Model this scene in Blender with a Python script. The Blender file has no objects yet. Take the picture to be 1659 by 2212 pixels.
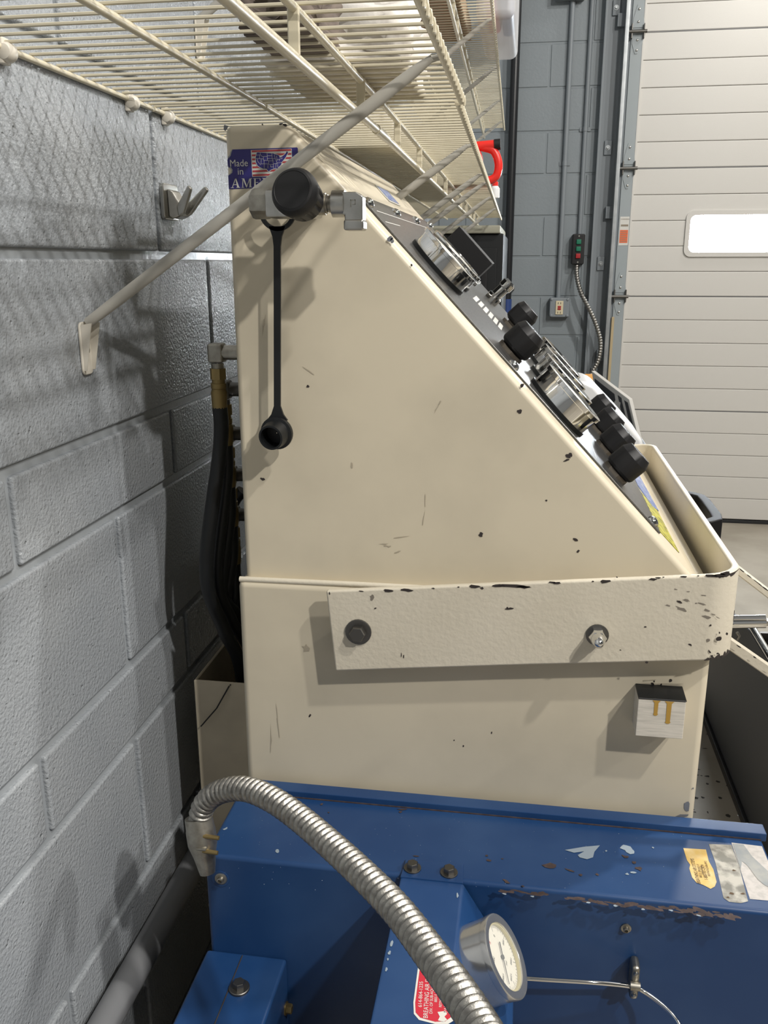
import bpy, bmesh, math, random
from mathutils import Matrix, Vector
random.seed(7)
V = Vector
scn = bpy.context.scene
col = scn.collection

# ------------------------------------------------------------------ camera, world, lights, exposure
FPX = 1908.864
YAW, PIT, ROL = 0.15716531, 0.27503398, -0.00221851
CAM = V((0.485, 0.0, 1.377))
_f = V((-math.sin(YAW)*math.cos(PIT), math.cos(YAW)*math.cos(PIT), -math.sin(PIT)))
_r0 = V((math.cos(YAW), math.sin(YAW), 0)); _u0 = _r0.cross(_f)
_r = _r0*math.cos(ROL) + _u0*math.sin(ROL); _u = -_r0*math.sin(ROL) + _u0*math.cos(ROL)
cd = bpy.data.cameras.new('camera'); cam = bpy.data.objects.new('camera', cd); col.objects.link(cam)
cd.sensor_fit = 'VERTICAL'; cd.sensor_height = 36.0; cd.lens = 36.0*FPX/2212.0
cd.clip_start = 0.02; cd.clip_end = 60
cam.matrix_world = Matrix(((_r.x, _u.x, -_f.x, CAM.x), (_r.y, _u.y, -_f.y, CAM.y), (_r.z, _u.z, -_f.z, CAM.z), (0, 0, 0, 1)))
scn.camera = cam

wd = bpy.data.worlds.new('room_ambient'); scn.world = wd; wd.use_nodes = True
wd.node_tree.nodes['Background'].inputs[0].default_value = (0.80, 0.86, 0.95, 1)
wd.node_tree.nodes['Background'].inputs[1].default_value = 0.02

def area(name, loc, target, sx, sy, power, color=(1, 0.962, 0.905)):
    d = bpy.data.lights.new(name, 'AREA'); d.shape = 'RECTANGLE'; d.size = sx; d.size_y = sy
    d.energy = power; d.color = color
    o = bpy.data.objects.new(name, d); col.objects.link(o); o.location = loc
    o.rotation_euler = (V(target)-V(loc)).to_track_quat('-Z', 'Y').to_euler()
    return o
# ceiling fixtures of the bay, one row along the room
area('bay_light', (2.7, -1.3, 3.8), (0.6, 0.2, 0.8), 0.10, 0.10, 112)
area('bay_light', (2.2, -0.3, 3.9), (0.8, 0.6, 0.6), 0.10, 0.10, 58)
area('bay_light', (2.3, 2.2, 3.9), (1.2, 1.9, 0.0), 0.10, 0.10, 82)
area('bay_light', (4.2, 0.4, 3.9), (1.6, 1.8, 0.8), 0.2, 0.2, 72)
area('door_light', (1.75, 4.5, 3.15), (0.7, 2.6, 0.6), 0.3, 0.3, 15)
scn.view_settings.view_transform = 'Standard'; scn.view_settings.look = 'None'
scn.view_settings.gamma = 1.0; scn.view_settings.use_curve_mapping = False
scn.view_settings.exposure = -0.12

# ------------------------------------------------------------------ measuring helpers
def ray(px, py): return _r*((px-829.5)/FPX) - _u*((py-1106.0)/FPX) + _f
def W(px, py, ax, val):
    """point of the plane x|y|z = val that is seen at a place in the photograph"""
    v = ray(px, py); i = 'xyz'.index(ax)
    return CAM + v*((val-CAM[i])/v[i])
def T(px, py, t): return CAM + ray(px, py)*t

# ------------------------------------------------------------------ materials
MATS = {}
def mat(name, c, rough=0.5, metal=0.0, c2=None, scale=20, lo=0.4, hi=0.65, bump=0.0, bscale=200, detail=4, coat=0.0,
        emit=None, estr=0.0, trans=0.0, world=False, stretch=(1, 1, 1), alpha=1.0, rvar=0.0, pits=0.0, ior=1.45):
    m = bpy.data.materials.new(name); m.use_nodes = True; nt = m.node_tree; b = nt.nodes['Principled BSDF']
    b.inputs['Base Color'].default_value = (*c, 1); b.inputs['Roughness'].default_value = rough
    b.inputs['Metallic'].default_value = metal; b.inputs['Coat Weight'].default_value = coat
    b.inputs['Transmission Weight'].default_value = trans; b.inputs['IOR'].default_value = ior
    b.inputs['Alpha'].default_value = alpha
    if emit: b.inputs['Emission Color'].default_value = (*emit, 1); b.inputs['Emission Strength'].default_value = estr
    if c2 or bump or rvar or pits:
        if world: src = nt.nodes.new('ShaderNodeNewGeometry').outputs['Position']
        else: src = nt.nodes.new('ShaderNodeTexCoord').outputs['Object']
        mp = nt.nodes.new('ShaderNodeMapping'); mp.inputs['Scale'].default_value = stretch
        nt.links.new(src, mp.inputs['Vector']); src = mp.outputs['Vector']
    if c2:
        n = nt.nodes.new('ShaderNodeTexNoise'); n.inputs['Scale'].default_value = scale; n.inputs['Detail'].default_value = detail
        nt.links.new(src, n.inputs['Vector'])
        r = nt.nodes.new('ShaderNodeValToRGB'); r.color_ramp.elements[0].position = lo; r.color_ramp.elements[1].position = hi
        r.color_ramp.elements[0].color = (*c, 1); r.color_ramp.elements[1].color = (*c2, 1)
        nt.links.new(n.outputs['Fac'], r.inputs['Fac']); nt.links.new(r.outputs['Color'], b.inputs['Base Color'])
    if rvar:
        n = nt.nodes.new('ShaderNodeTexNoise'); n.inputs['Scale'].default_value = scale*2.3; n.inputs['Detail'].default_value = 3
        nt.links.new(src, n.inputs['Vector'])
        mr = nt.nodes.new('ShaderNodeMapRange'); mr.inputs[3].default_value = rough-rvar; mr.inputs[4].default_value = rough+rvar
        nt.links.new(n.outputs['Fac'], mr.inputs[0]); nt.links.new(mr.outputs[0], b.inputs['Roughness'])
    last = None
    if bump:
        n = nt.nodes.new('ShaderNodeTexNoise'); n.inputs['Scale'].default_value = bscale; n.inputs['Detail'].default_value = 3
        nt.links.new(src, n.inputs['Vector'])
        bp = nt.nodes.new('ShaderNodeBump'); bp.inputs['Strength'].default_value = bump; bp.inputs['Distance'].default_value = 0.002
        nt.links.new(n.outputs['Fac'], bp.inputs['Height']); last = bp
    if pits:
        n = nt.nodes.new('ShaderNodeTexVoronoi'); n.inputs['Scale'].default_value = 120; n.inputs['Randomness'].default_value = 1.0
        nz = nt.nodes.new('ShaderNodeTexNoise'); nz.inputs['Scale'].default_value = 70
        nt.links.new(src, n.inputs['Vector']); nt.links.new(src, nz.inputs['Vector'])
        ad = nt.nodes.new('ShaderNodeMath'); ad.operation = 'ADD'
        nt.links.new(n.outputs['Distance'], ad.inputs[0]); nt.links.new(nz.outputs['Fac'], ad.inputs[1])
        mr = nt.nodes.new('ShaderNodeMapRange'); mr.inputs[1].default_value = 0.42; mr.inputs[2].default_value = 0.62
        nt.links.new(ad.outputs[0], mr.inputs[0])
        bp = nt.nodes.new('ShaderNodeBump'); bp.inputs['Strength'].default_value = pits; bp.inputs['Distance'].default_value = 0.002
        nt.links.new(mr.outputs[0], bp.inputs['Height'])
        if last: nt.links.new(last.outputs['Normal'], bp.inputs['Normal'])
        last = bp
    if last: nt.links.new(last.outputs['Normal'], b.inputs['Normal'])
    MATS[name] = m; return m

mat('block_paint', (0.29, 0.312, 0.335), 0.24, c2=(0.335, 0.356, 0.377), scale=6, bump=1.0, bscale=230, pits=0.55, world=True)
mat('mortar_paint', (0.30, 0.322, 0.342), 0.28, bump=0.35, bscale=90, world=True)
mat('back_paint', (0.225, 0.255, 0.275), 0.4, c2=(0.235, 0.265, 0.285), scale=3, bump=0.3, bscale=90, world=True)
mat('jamb_paint', (0.215, 0.24, 0.26), 0.45)
mat('cream', (0.62, 0.555, 0.425), 0.40, c2=(0.53, 0.475, 0.365), scale=7, lo=0.42, hi=0.74, detail=9, rvar=0.1, world=True)
mat('cream_rough', (0.62, 0.57, 0.465), 0.45, c2=(0.57, 0.52, 0.415), scale=9, lo=0.4, hi=0.8, detail=6, bump=0.22, bscale=190, world=True)
mat('cream_dark', (0.55, 0.48, 0.36), 0.5, c2=(0.46, 0.40, 0.30), scale=12, world=True)
mat('chip', (0.035, 0.028, 0.026), 0.6)
mat('grime', (0.26, 0.22, 0.17), 0.7)
mat('scuff', (0.40, 0.35, 0.265), 0.6)
mat('scrape', (0.20, 0.175, 0.145), 0.6)
mat('chip_grey', (0.18, 0.19, 0.21), 0.5)
mat('shelf_white', (0.60, 0.55, 0.42), 0.36, c2=(0.55, 0.50, 0.375), scale=30, world=True)
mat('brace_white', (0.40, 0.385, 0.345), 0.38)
mat('clip_white', (0.62, 0.585, 0.51), 0.35)
mat('blue', (0.010, 0.042, 0.130), 0.36, c2=(0.026, 0.068, 0.17), scale=7, lo=0.4, hi=0.75, detail=7, rvar=0.1, world=True)
mat('rust', (0.040, 0.026, 0.024), 0.8, c2=(0.07, 0.048, 0.045), scale=120, world=True)
mat('bare_paint', (0.24, 0.29, 0.34), 0.6)
mat('black_plastic', (0.008, 0.008, 0.009), 0.5)
mat('black_gloss', (0.006, 0.006, 0.007), 0.55, ior=1.25)
mat('black_rubber', (0.007, 0.008, 0.009), 0.42)
mat('cap_inside', (0.004, 0.004, 0.004), 0.7)
mat('chrome', (0.78, 0.78, 0.77), 0.07, metal=1)
mat('steel', (0.52, 0.51, 0.48), 0.30, metal=1, c2=(0.42, 0.41, 0.38), scale=60, world=True)
mat('steel_dull', (0.42, 0.40, 0.35), 0.42, metal=1, c2=(0.30, 0.28, 0.24), scale=90, world=True)
mat('steel_dark', (0.16, 0.155, 0.145), 0.45, metal=1)
mat('flex_steel', (0.40, 0.39, 0.36), 0.42, metal=1, c2=(0.22, 0.21, 0.195), scale=160, lo=0.35, hi=0.7, world=True, bump=0.15, bscale=500)
mat('chrome_worn', (0.60, 0.60, 0.59), 0.18, metal=0.85)
mat('galv', (0.40, 0.42, 0.43), 0.42, metal=0.75, c2=(0.34, 0.36, 0.37), scale=25)
mat('brass', (0.30, 0.225, 0.10), 0.45, metal=0.9)
mat('panel_dark', (0.15, 0.15, 0.148), 0.30, metal=0.85, c2=(0.11, 0.11, 0.11), scale=60, world=True, stretch=(8, 1, 8))
mat('nut_brown', (0.20, 0.175, 0.145), 0.5, metal=0.7)
mat('door_white', (0.60, 0.585, 0.55), 0.45, bump=0.12, bscale=300, world=True)
mat('door_seam', (0.20, 0.20, 0.20), 0.6)
mat('daylight', (1, 1, 1), 0.5, emit=(0.86, 0.94, 1.0), estr=105.0)
mat('concrete', (0.34, 0.305, 0.25), 0.5, c2=(0.27, 0.24, 0.19), scale=4, detail=8, world=True, bump=0.1, bscale=60, rvar=0.12)
mat('fleck', (0.04, 0.035, 0.03), 0.7)
mat('sticker_blue', (0.030, 0.024, 0.165), 0.35)
mat('sticker_white', (0.62, 0.61, 0.57), 0.4)
mat('sticker_red', (0.42, 0.045, 0.055), 0.4)
mat('label_red', (0.50, 0.025, 0.045), 0.38)
mat('label_yellow', (0.62, 0.42, 0.13), 0.6, c2=(0.66, 0.50, 0.24), scale=80, world=True)
mat('label_ink', (0.10, 0.06, 0.03), 0.7)
mat('label_worn', (0.20, 0.195, 0.17), 0.6, c2=(0.46, 0.44, 0.39), scale=60, lo=0.42, hi=0.58, detail=8, world=True)
mat('label_pale', (0.52, 0.49, 0.465), 0.6, c2=(0.42, 0.40, 0.38), scale=140, world=True)
mat('label_gap', (0.25, 0.27, 0.28), 0.6, c2=(0.34, 0.34, 0.32), scale=50, world=True)
mat('sign_yellow', (0.44, 0.41, 0.05), 0.5, c2=(0.14, 0.13, 0.02), scale=120, lo=0.5, hi=0.56, world=True)
mat('sign_blue', (0.10, 0.14, 0.30), 0.5, c2=(0.32, 0.34, 0.42), scale=120, lo=0.52, hi=0.6, world=True)
mat('dial_white', (0.66, 0.63, 0.54), 0.5)
mat('dial_ink', (0.02, 0.02, 0.02), 0.6)
mat('dial_rim', (0.42, 0.36, 0.16), 0.4)
mat('glass', (0.9, 0.92, 0.92), 0.03, alpha=0.10)
mat('drip', (0.42, 0.25, 0.05), 0.3)
mat('block_face', (0.64, 0.60, 0.53), 0.5, c2=(0.52, 0.49, 0.43), scale=40, world=True, stretch=(1, 1, 14))
mat('red_plastic', (0.72, 0.030, 0.022), 0.3)
mat('white_plastic', (0.72, 0.73, 0.74), 0.25)
mat('tote_plastic', (0.74, 0.74, 0.75), 0.35, alpha=0.55)
mat('tote_red', (0.6, 0.10, 0.10), 0.6)
mat('tote_blue', (0.07, 0.10, 0.22), 0.6)
mat('tool_yellow', (0.60, 0.27, 0.03), 0.5)
mat('canvas', (0.82, 0.79, 0.74), 0.85, c2=(0.34, 0.30, 0.26), scale=26, lo=0.45, hi=0.75, detail=8, world=True, bump=0.6, bscale=60)
mat('brown_cloth', (0.20, 0.165, 0.14), 0.9, c2=(0.11, 0.09, 0.08), scale=22, world=True, bump=0.6, bscale=50)
mat('old_board', (0.84, 0.82, 0.78), 0.8, c2=(0.44, 0.41, 0.37), scale=30, lo=0.5, hi=0.72, detail=8, world=True, stretch=(4, 1, 1), bump=0.5, bscale=60)
mat('cardboard', (0.36, 0.25, 0.16), 0.8)
mat('bin_dark', (0.048, 0.051, 0.055), 0.5)
mat('cabinet_black', (0.005, 0.006, 0.007), 0.55)
mat('cabinet_top', (0.30, 0.29, 0.23), 0.5)
mat('panel_grey', (0.50, 0.49, 0.46), 0.5)
mat('panel_black', (0.020, 0.022, 0.025), 0.4)
mat('outlet_ivory', (0.66, 0.58, 0.40), 0.4)
mat('green_button', (0.01, 0.16, 0.09), 0.4)
mat('red_button', (0.36, 0.02, 0.025), 0.4)
mat('orange_label', (0.68, 0.14, 0.05), 0.5)
mat('pipe_black', (0.016, 0.017, 0.019), 0.3)
mat('blue_collar', (0.03, 0.06, 0.20), 0.4)
mat('wood', (0.45, 0.36, 0.22), 0.7)
mat('stile_grey', (0.30, 0.335, 0.35), 0.5)
mat('room_paint', (0.26, 0.27, 0.28), 0.6)
mat('ceiling_paint', (0.30, 0.30, 0.30), 0.7)
mat('bin_inside', (0.17, 0.155, 0.14), 0.5)
mat('grey_pipe', (0.20, 0.205, 0.215), 0.4)

# ------------------------------------------------------------------ mesh building
class MB:
    def __init__(s): s.v = []; s.f = []
    def add(s, vs, fs, M=None):
        k = len(s.v)
        s.v += [(M @ V(p)) if M else V(p) for p in vs]; s.f += [tuple(i+k for i in f) for f in fs]; return s
    def bm(s, fn, M=None):
        b = bmesh.new(); fn(b); b.verts.index_update()
        vs = [v.co.copy() for v in b.verts]; fs = [tuple(v.index for v in f.verts) for f in b.faces]; b.free()
        return s.add(vs, fs, M)
    def box(s, lo, hi, bev=0.0, seg=2, M=None):
        lo, hi = V(lo), V(hi)
        lo, hi = V([min(a, b) for a, b in zip(lo, hi)]), V([max(a, b) for a, b in zip(lo, hi)])
        def fn(b):
            bmesh.ops.create_cube(b, size=1.0)
            for v in b.verts: v.co = V([lo[i] + (v.co[i]+0.5)*(hi[i]-lo[i]) for i in range(3)])
            if bev: bmesh.ops.bevel(b, geom=list(b.edges), offset=bev, segments=seg, profile=0.5, affect='EDGES', clamp_overlap=True)
        return s.bm(fn, M)
    def prism(s, pts, d, bev=0.0, seg=2, M=None):
        """closed outline pts (3d, planar) pushed by vector d"""
        d = V(d); pts = [V(p) for p in pts]
        def fn(b):
            a = [b.verts.new(p) for p in pts]; c = [b.verts.new(p+d) for p in pts]; n = len(pts)
            b.faces.new(a); b.faces.new(c[::-1])
            for i in range(n): b.faces.new((a[(i+1) % n], a[i], c[i], c[(i+1) % n]))
            bmesh.ops.recalc_face_normals(b, faces=list(b.faces))
            if bev: bmesh.ops.bevel(b, geom=list(b.edges), offset=bev, segments=seg, profile=0.5, affect='EDGES', clamp_overlap=True)
        return s.bm(fn, M)
    def lathe(s, prof, n=24, M=None, cap=True):
        """prof: (radius, height) rings about local z"""
        vs = []; fs = []
        for r, h in prof:
            for i in range(n):
                a = 2*math.pi*i/n; vs.append((r*math.cos(a), r*math.sin(a), h))
        for j in range(len(prof)-1):
            for i in range(n):
                fs.append((j*n+i, j*n+(i+1) % n, (j+1)*n+(i+1) % n, (j+1)*n+i))
        if cap:
            fs.append(tuple(range(n))[::-1]); fs.append(tuple((len(prof)-1)*n+i for i in range(n)))
        return s.add(vs, fs, M)
    def tube(s, pts, r, n=10, cap=True, closed=False):
        pts = [V(p) for p in pts]; m = len(pts); rr = r if isinstance(r, (list, tuple)) else [r]*m
        tan = []
        for i in range(m):
            if closed: t = pts[(i+1) % m]-pts[i-1]
            else: t = pts[min(i+1, m-1)]-pts[max(i-1, 0)]
            tan.append(t.normalized())
        up = V((0, 0, 1)) if abs(tan[0].z) < 0.9 else V((1, 0, 0))
        nx = (up - tan[0]*up.dot(tan[0])).normalized()
        vs = []; fs = []
        for i in range(m):
            nx = (nx - tan[i]*nx.dot(tan[i])).normalized(); ny = tan[i].cross(nx)
            for k in range(n):
                a = 2*math.pi*k/n; vs.append(pts[i] + (nx*math.cos(a) + ny*math.sin(a))*rr[i])
        for j in range(m if closed else m-1):
            jn = (j+1) % m
            for k in range(n): fs.append((j*n+k, j*n+(k+1) % n, jn*n+(k+1) % n, jn*n+k))
        if cap and not closed:
            fs.append(tuple(range(n))[::-1]); fs.append(tuple((m-1)*n+k for k in range(n)))
        return s.add(vs, fs)
    def poly(s, pts, M=None): return s.add(pts, [tuple(range(len(pts)))], M)
    def mesh(s, name, ang=38):
        me = bpy.data.meshes.new(name); me.from_pydata([tuple(v) for v in s.v], [], s.f); me.update()
        b = bmesh.new(); b.from_mesh(me); bmesh.ops.recalc_face_normals(b, faces=list(b.faces)); b.to_mesh(me); b.free()
        me.shade_smooth()
        if len(me.vertices) > 2500: me.set_sharp_from_angle(angle=math.radians(ang)); return me
        # area weighted corner normals keep the large flat faces flat beside their rounded edges
        fn = [p.normal.copy() for p in me.polygons]; fa = [p.area for p in me.polygons]; vf = {}
        for p in me.polygons:
            for i in p.vertices: vf.setdefault(i, []).append(p.index)
        ca = math.cos(math.radians(ang)); out = []
        for p in me.polygons:
            for i in p.vertices:
                q = V((0, 0, 0))
                for k in vf[i]:
                    if fn[k].dot(fn[p.index]) > ca: q += fn[k]*fa[k]
                out.append(q.normalized() if q.length > 0 else fn[p.index])
        me.normals_split_custom_set(out); return me

WM = {}
def link(o, parent=None, Mw=None):
    col.objects.link(o); Mw = Mw or Matrix.Identity(4); WM[o.name] = Mw.copy()
    if parent:
        o.parent = parent; o.matrix_parent_inverse = WM[parent.name].inverted()
    o.matrix_basis = Mw; return o
def tag(o, label=None, cat=None, group=None, kind=None):
    if label: o['label'] = label
    if cat: o['category'] = cat
    if group: o['group'] = group
    if kind: o['kind'] = kind
    return o
def thing(name, loc, label, cat, group=None):
    o = bpy.data.objects.new(name, None); o.empty_display_size = 0.05
    link(o, None, Matrix.Translation(V(loc))); return tag(o, label, cat, group)
def part(name, mb, m, parent=None, label=None, ang=38, Mw=None, kind=None):
    me = mb.mesh(name, ang) if isinstance(mb, MB) else mb
    if not me.materials: me.materials.append(MATS[m])
    o = bpy.data.objects.new(name, me); link(o, parent, Mw)
    if label: o['label'] = label
    if kind: o['kind'] = kind
    return o
def frame(o, x, y=None, z=None):
    """matrix at o; give any two of the axes"""
    if z is None: x = V(x).normalized(); y = V(y); z = x.cross(y).normalized(); y = z.cross(x)
    elif y is None and x is not None: z = V(z).normalized(); x = V(x); x = (x - z*x.dot(z)).normalized(); y = z.cross(x)
    return Matrix((( x[0], y[0], z[0], o[0]), (x[1], y[1], z[1], o[1]), (x[2], y[2], z[2], o[2]), (0, 0, 0, 1)))
def axisM(o, z):
    z = V(z).normalized(); x = V((0, 1, 0)) if abs(z.y) < 0.9 else V((1, 0, 0))
    return frame(o, x, None, z)
def text(mb, body, size, M, align='LEFT', extr=0.0, sx=1.0):
    c = bpy.data.curves.new('writing', 'FONT'); c.body = body; c.size = size; c.align_x = align; c.resolution_u = 3
    c.extrude = extr
    o = bpy.data.objects.new('writing', c); me = bpy.data.meshes.new_from_object(o)
    S = Matrix.Diagonal((sx, 1, 1, 1))
    mb.add([v.co.copy() for v in me.vertices], [tuple(p.vertices) for p in me.polygons], M @ S)
    bpy.data.objects.remove(o); bpy.data.curves.remove(c); bpy.data.meshes.remove(me)
def smoothpath(P, n=8):
    P = [V(p) for p in P]; out = []
    for i in range(len(P)-1):
        p0 = P[max(i-1, 0)]; p1 = P[i]; p2 = P[i+1]; p3 = P[min(i+2, len(P)-1)]
        for k in range(n):
            t = k/n
            out.append(0.5*((2*p1)+(p2-p0)*t+(2*p0-5*p1+4*p2-p3)*t*t+(3*p1-p0-3*p2+p3)*t**3))
    out.append(P[-1]); return out
def blob(mb, c, ex, ey, a, b, n=9, jit=0.35, nrm=None, th=0.0):
    """irregular flat mark with centre c, axes ex, ey and half sizes a, b"""
    ex = V(ex).normalized(); ey = V(ey).normalized(); pts = []
    for i in range(n):
        t = 2*math.pi*i/n; k = 1+random.uniform(-jit, jit)
        pts.append(V(c)+ex*(a*k*math.cos(t))+ey*(b*k*math.sin(t)))
    mb.poly(pts)
def hexbolt(r, h, wr, wh, M, dome=0.0):
    """bolt head with a washer, axis local z"""
    m = MB(); m.lathe([(wr, 0), (wr, wh*0.8), (wr*0.94, wh)], 24, M)
    m.lathe([(r, wh), (r, wh+h*0.8), (r*0.86, wh+h)], 6, M)
    if dome: m.lathe([(r*0.78, wh+h), (r*0.78, wh+h+dome*0.4), (r*0.6, wh+h+dome*0.8), (r*0.25, wh+h+dome), (0.0004, wh+h+dome*1.02)], 18, M)
    return m

# ================================================================== SETTING
H = CAM.z
YB = 4.905
fl = part('floor', MB().box((-0.15, -3.5, -0.1), (6.5, YB+0.2, 0.0)), 'concrete'); tag(fl, kind='structure')
fk = MB()
for i in range(420):
    x = random.uniform(0.75, 1.3); y = random.uniform(1.0, 3.0)
    blob(fk, (x, y, 0.0006), (1, 0, 0), (0, 1, 0), random.uniform(.002, .008), random.uniform(.002, .007), 6, .4)
part('paint_flecks', fk, 'fleck', fl, kind='stuff')

# left wall: painted blocks, courses of eight and four inches
wl = part('wall_left', MB().box((-0.20, -3.5, -0.1), (-0.0055, YB+0.2, 4.15)), 'mortar_paint'); tag(wl, kind='structure')
J = 0.0105
def blockmesh(L, h, m):
    me = MB().box((-0.19, J/2, J/2), (0, L-J/2, h-J/2), 0.0035, 2).mesh('block', 50); me.materials.append(MATS[m]); return me
courses = []
z = 1.387
down = [8, 4, 8, 4, 8, 4, 8, 4, 8]; zz = z; lvl = []
for i, c in enumerate(down):
    h = c*0.0254; zz -= h; lvl.append((zz, h, i))
zz = z
for k in range(8): lvl.append((zz, 0.2032, -1-k)); zz += 0.2032
bmz = {}; longblock = blockmesh(0.8128, 0.2032, 'block_paint')
for z0, h, i in lvl:
    if h not in bmz: bmz[h] = blockmesh(0.4064, h, 'block_paint')
    off = 0.94 if i % 2 == 0 else 1.165
    if i in (2, 4): off = 0.975
    k0 = -3
    if i == 0: off = 1.3464-0.4064
    for k in range(k0, 11):
        y0 = off + k*0.4064
        if y0 > YB-0.05 or y0+0.4064 < -0.3: continue
        me = bmz[h]
        if i == 0 and k == -1: me = longblock
        if i == 0 and k == 0: continue
        if y0+0.4064 > YB: 
            me = blockmesh(YB-y0, h, 'block_paint')
        jx = random.uniform(-0.0006, 0.0006)
        part('block', me, 'block_paint', wl, Mw=Matrix.Translation((jx, y0, z0)))

# back wall
wb = part('wall_back', MB().box((-0.2, YB+0.004, -0.1), (0.955, YB+0.25, 3.4)).box((0.955, YB+0.06, 2.75), (4.3, YB+0.25, 4.15)).box((-0.2, YB+0.004, 3.4), (0.955, YB+0.25, 4.15)).box((4.3, YB+0.004, -0.1), (6.6, YB+0.25, 4.15)), 'back_paint')
tag(wb, kind='structure')
def bblock(L):
    me = MB().box((J/2, 0, J/2), (L-J/2, 0.19, 0.2032-J/2), 0.003, 2).mesh('block', 50); me.materials.append(MATS['back_paint']); return me
bb = bblock(0.4064); bcache = {}
for i in range(17):
    z0 = 2.4204 + 4*0.2032 - i*0.2032
    off = 0.548 if i % 2 == 1 else 0.345
    for k in range(-2, 3):
        x0 = off + k*0.4064; x1 = x0+0.4064
        if x1 < 0.02 or x0 > 0.93: continue
        a0, a1 = max(x0, 0.0), min(x1, 0.955)
        if a1-a0 < 0.4: 
            key = round(a1-a0, 3); me = bcache.setdefault(key, bblock(a1-a0))
        else: me = bb
        part('block', me, 'back_paint', wb, Mw=Matrix.Translation((a0, YB, z0)))

for nm, lo, hi, mm in (('wall_right', (6.5, -3.5, 0), (6.65, YB, 4.15), 'room_paint'), ('wall_rear', (-0.2, -3.65, 0), (6.65, -3.5, 4.15), 'room_paint'), ('ceiling', (-0.2, -3.65, 4.15), (6.65, YB+0.25, 4.3), 'ceiling_paint')):
    tag(part(nm, MB().box(lo, hi), mm), kind='structure')
# door jamb (painted steel angle) and vertical track
jb = MB()
jb.box((0.80, YB-0.012, 0), (0.905, YB, 3.3), 0.002)
jb.box((0.80, YB-0.055, 0), (0.812, YB-0.012, 3.3), 0.002)
jb.box((0.905, YB-0.02, 0), (0.955, YB+0.2, 3.3))
tj = part('trim_1', jb, 'jamb_paint'); tag(tj, kind='structure')
for zc in (2.56, 1.93, 1.37, 0.8):
    a = part('anchor_plate', MB().box((0.835, YB-0.022, zc-0.035), (0.872, YB-0.012, zc+0.035), 0.004), 'jamb_paint', tj)
    part('bolt', hexbolt(0.008, 0.006, 0.012, 0.002, axisM((0.853, YB-0.022, zc), (0, -1, 0))), 'galv', a)
part('wood_stop', MB().box((0.926, YB-0.035, 0), (0.940, YB-0.02, 1.10), 0.002), 'wood', tj, 'raw wooden strip low on the door jamb')

trk = thing('door_track', (0.92, YB-0.05, 0), 'galvanised vertical steel track along the left side of the garage door', 'track')
m = MB().box((0.893, YB-0.095, 0.02), (0.903, YB-0.02, 3.2), 0.002).box((0.893, YB-0.102, 0.02), (0.912, YB-0.093, 3.2), 0.002)
part('channel', m, 'galv', trk)
for zc in (2.5, 1.62, 0.9):
    part('track_bracket', MB().box((0.86, YB-0.05, zc-0.03), (0.895, YB-0.02, zc+0.03), 0.003), 'jamb_paint', trk)

# ---- sectional door
YD = YB - 0.012
dr = part('door_1', MB().box((0.955, YD+0.008, 0.012), (4.3, YD+0.05, 2.98)), 'door_white'); tag(dr, kind='structure')
DZ = [0.0, 0.622, 1.192, 1.8165, 2.441, 3.066]
XL, XR = 0.992, 4.3
# rows measured from the photograph
rows = []
seams = [3.066, 2.447, 1.829, 1.205, 0.6125, 0.02]
for a, b in zip(seams[:-1], seams[1:]):
    n = 5
    for k in range(n): rows.append((a-(a-b)*(k+1)/n, a-(a-b)*k/n, k == 0, k == n-1))
for z0, z1, top, bot in rows:
    g = 0.0010
    part('panel', MB().box((XL, YD-0.010, z0+(0.0022 if bot else g/2)), (XR, YD+0.02, z1-(0.0022 if top else g/2)), 0.005, 2), 'door_white', dr)
for sz in seams[1:-1]: part('section_seam', MB().box((XL, YD-0.0085, sz-0.0022), (XR, YD+0.009, sz+0.0022)), 'door_seam', dr)
part('bottom_seal', MB().box((XL, YD-0.012, 0.0), (XR, YD+0.03, 0.018), 0.003), 'pipe_black', dr, 'black rubber seal')
es = part('end_stile', MB().box((0.930, YD-0.016, 0.02), (0.992, YD+0.01, 2.98), 0.002), 'stile_grey', dr)
part('edge_strip', MB().box((0.985, YD-0.0175, 0.02), (0.995, YD-0.009, 2.98), 0.001), 'door_white', dr)
for zc in (2.447, 1.829, 1.205, 0.6125):
    hg = MB()
    hg.prism([(0.932, YD-0.019, zc+0.02), (0.99, YD-0.019, zc+0.02), (0.985, YD-0.019, zc+0.06), (0.968, YD-0.019, zc+0.12), (0.952, YD-0.019, zc+0.12), (0.936, YD-0.019, zc+0.06)], (0, 0.004, 0))
    hg.prism([(0.932, YD-0.019, zc-0.02), (0.99, YD-0.019, zc-0.02), (0.985, YD-0.019, zc-0.05), (0.964, YD-0.019, zc-0.095), (0.952, YD-0.019, zc-0.095), (0.936, YD-0.019, zc-0.05)], (0, 0.004, 0))
    h = part('hinge', hg, 'stile_grey', dr)
    part('hinge_pin', MB().tube([(0.90, YD-0.034, zc), (1.002, YD-0.034, zc)], 0.008, 12).box((0.928, YD-0.036, zc-0.03), (0.935, YD-0.016, zc+0.035), 0.002).box((0.986, YD-0.036, zc-0.03), (0.992, YD-0.016, zc+0.035), 0.002), 'steel_dark', h)
    for dz, dx in ((0.10, 0), (0.045, 0), (-0.035, 0), (-0.08, 0)):
        part('screw', MB().lathe([(0.006, 0), (0.005, 0.003), (0.002, 0.0045)], 12, axisM((0.96+dx, YD-0.019, zc+dz), (0, -1, 0))), 'steel', h)
m = MB().box((0.936, YD-0.0172, 1.46), (0.982, YD-0.016, 1.60))
wlab = part('warning_label', m, 'sticker_white', dr, 'white and orange warning sticker')
m = MB().box((0.939, YD-0.0178, 1.472), (0.979, YD-0.017, 1.535)); part('orange_field', m, 'orange_label', wlab)
m = MB()
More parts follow.
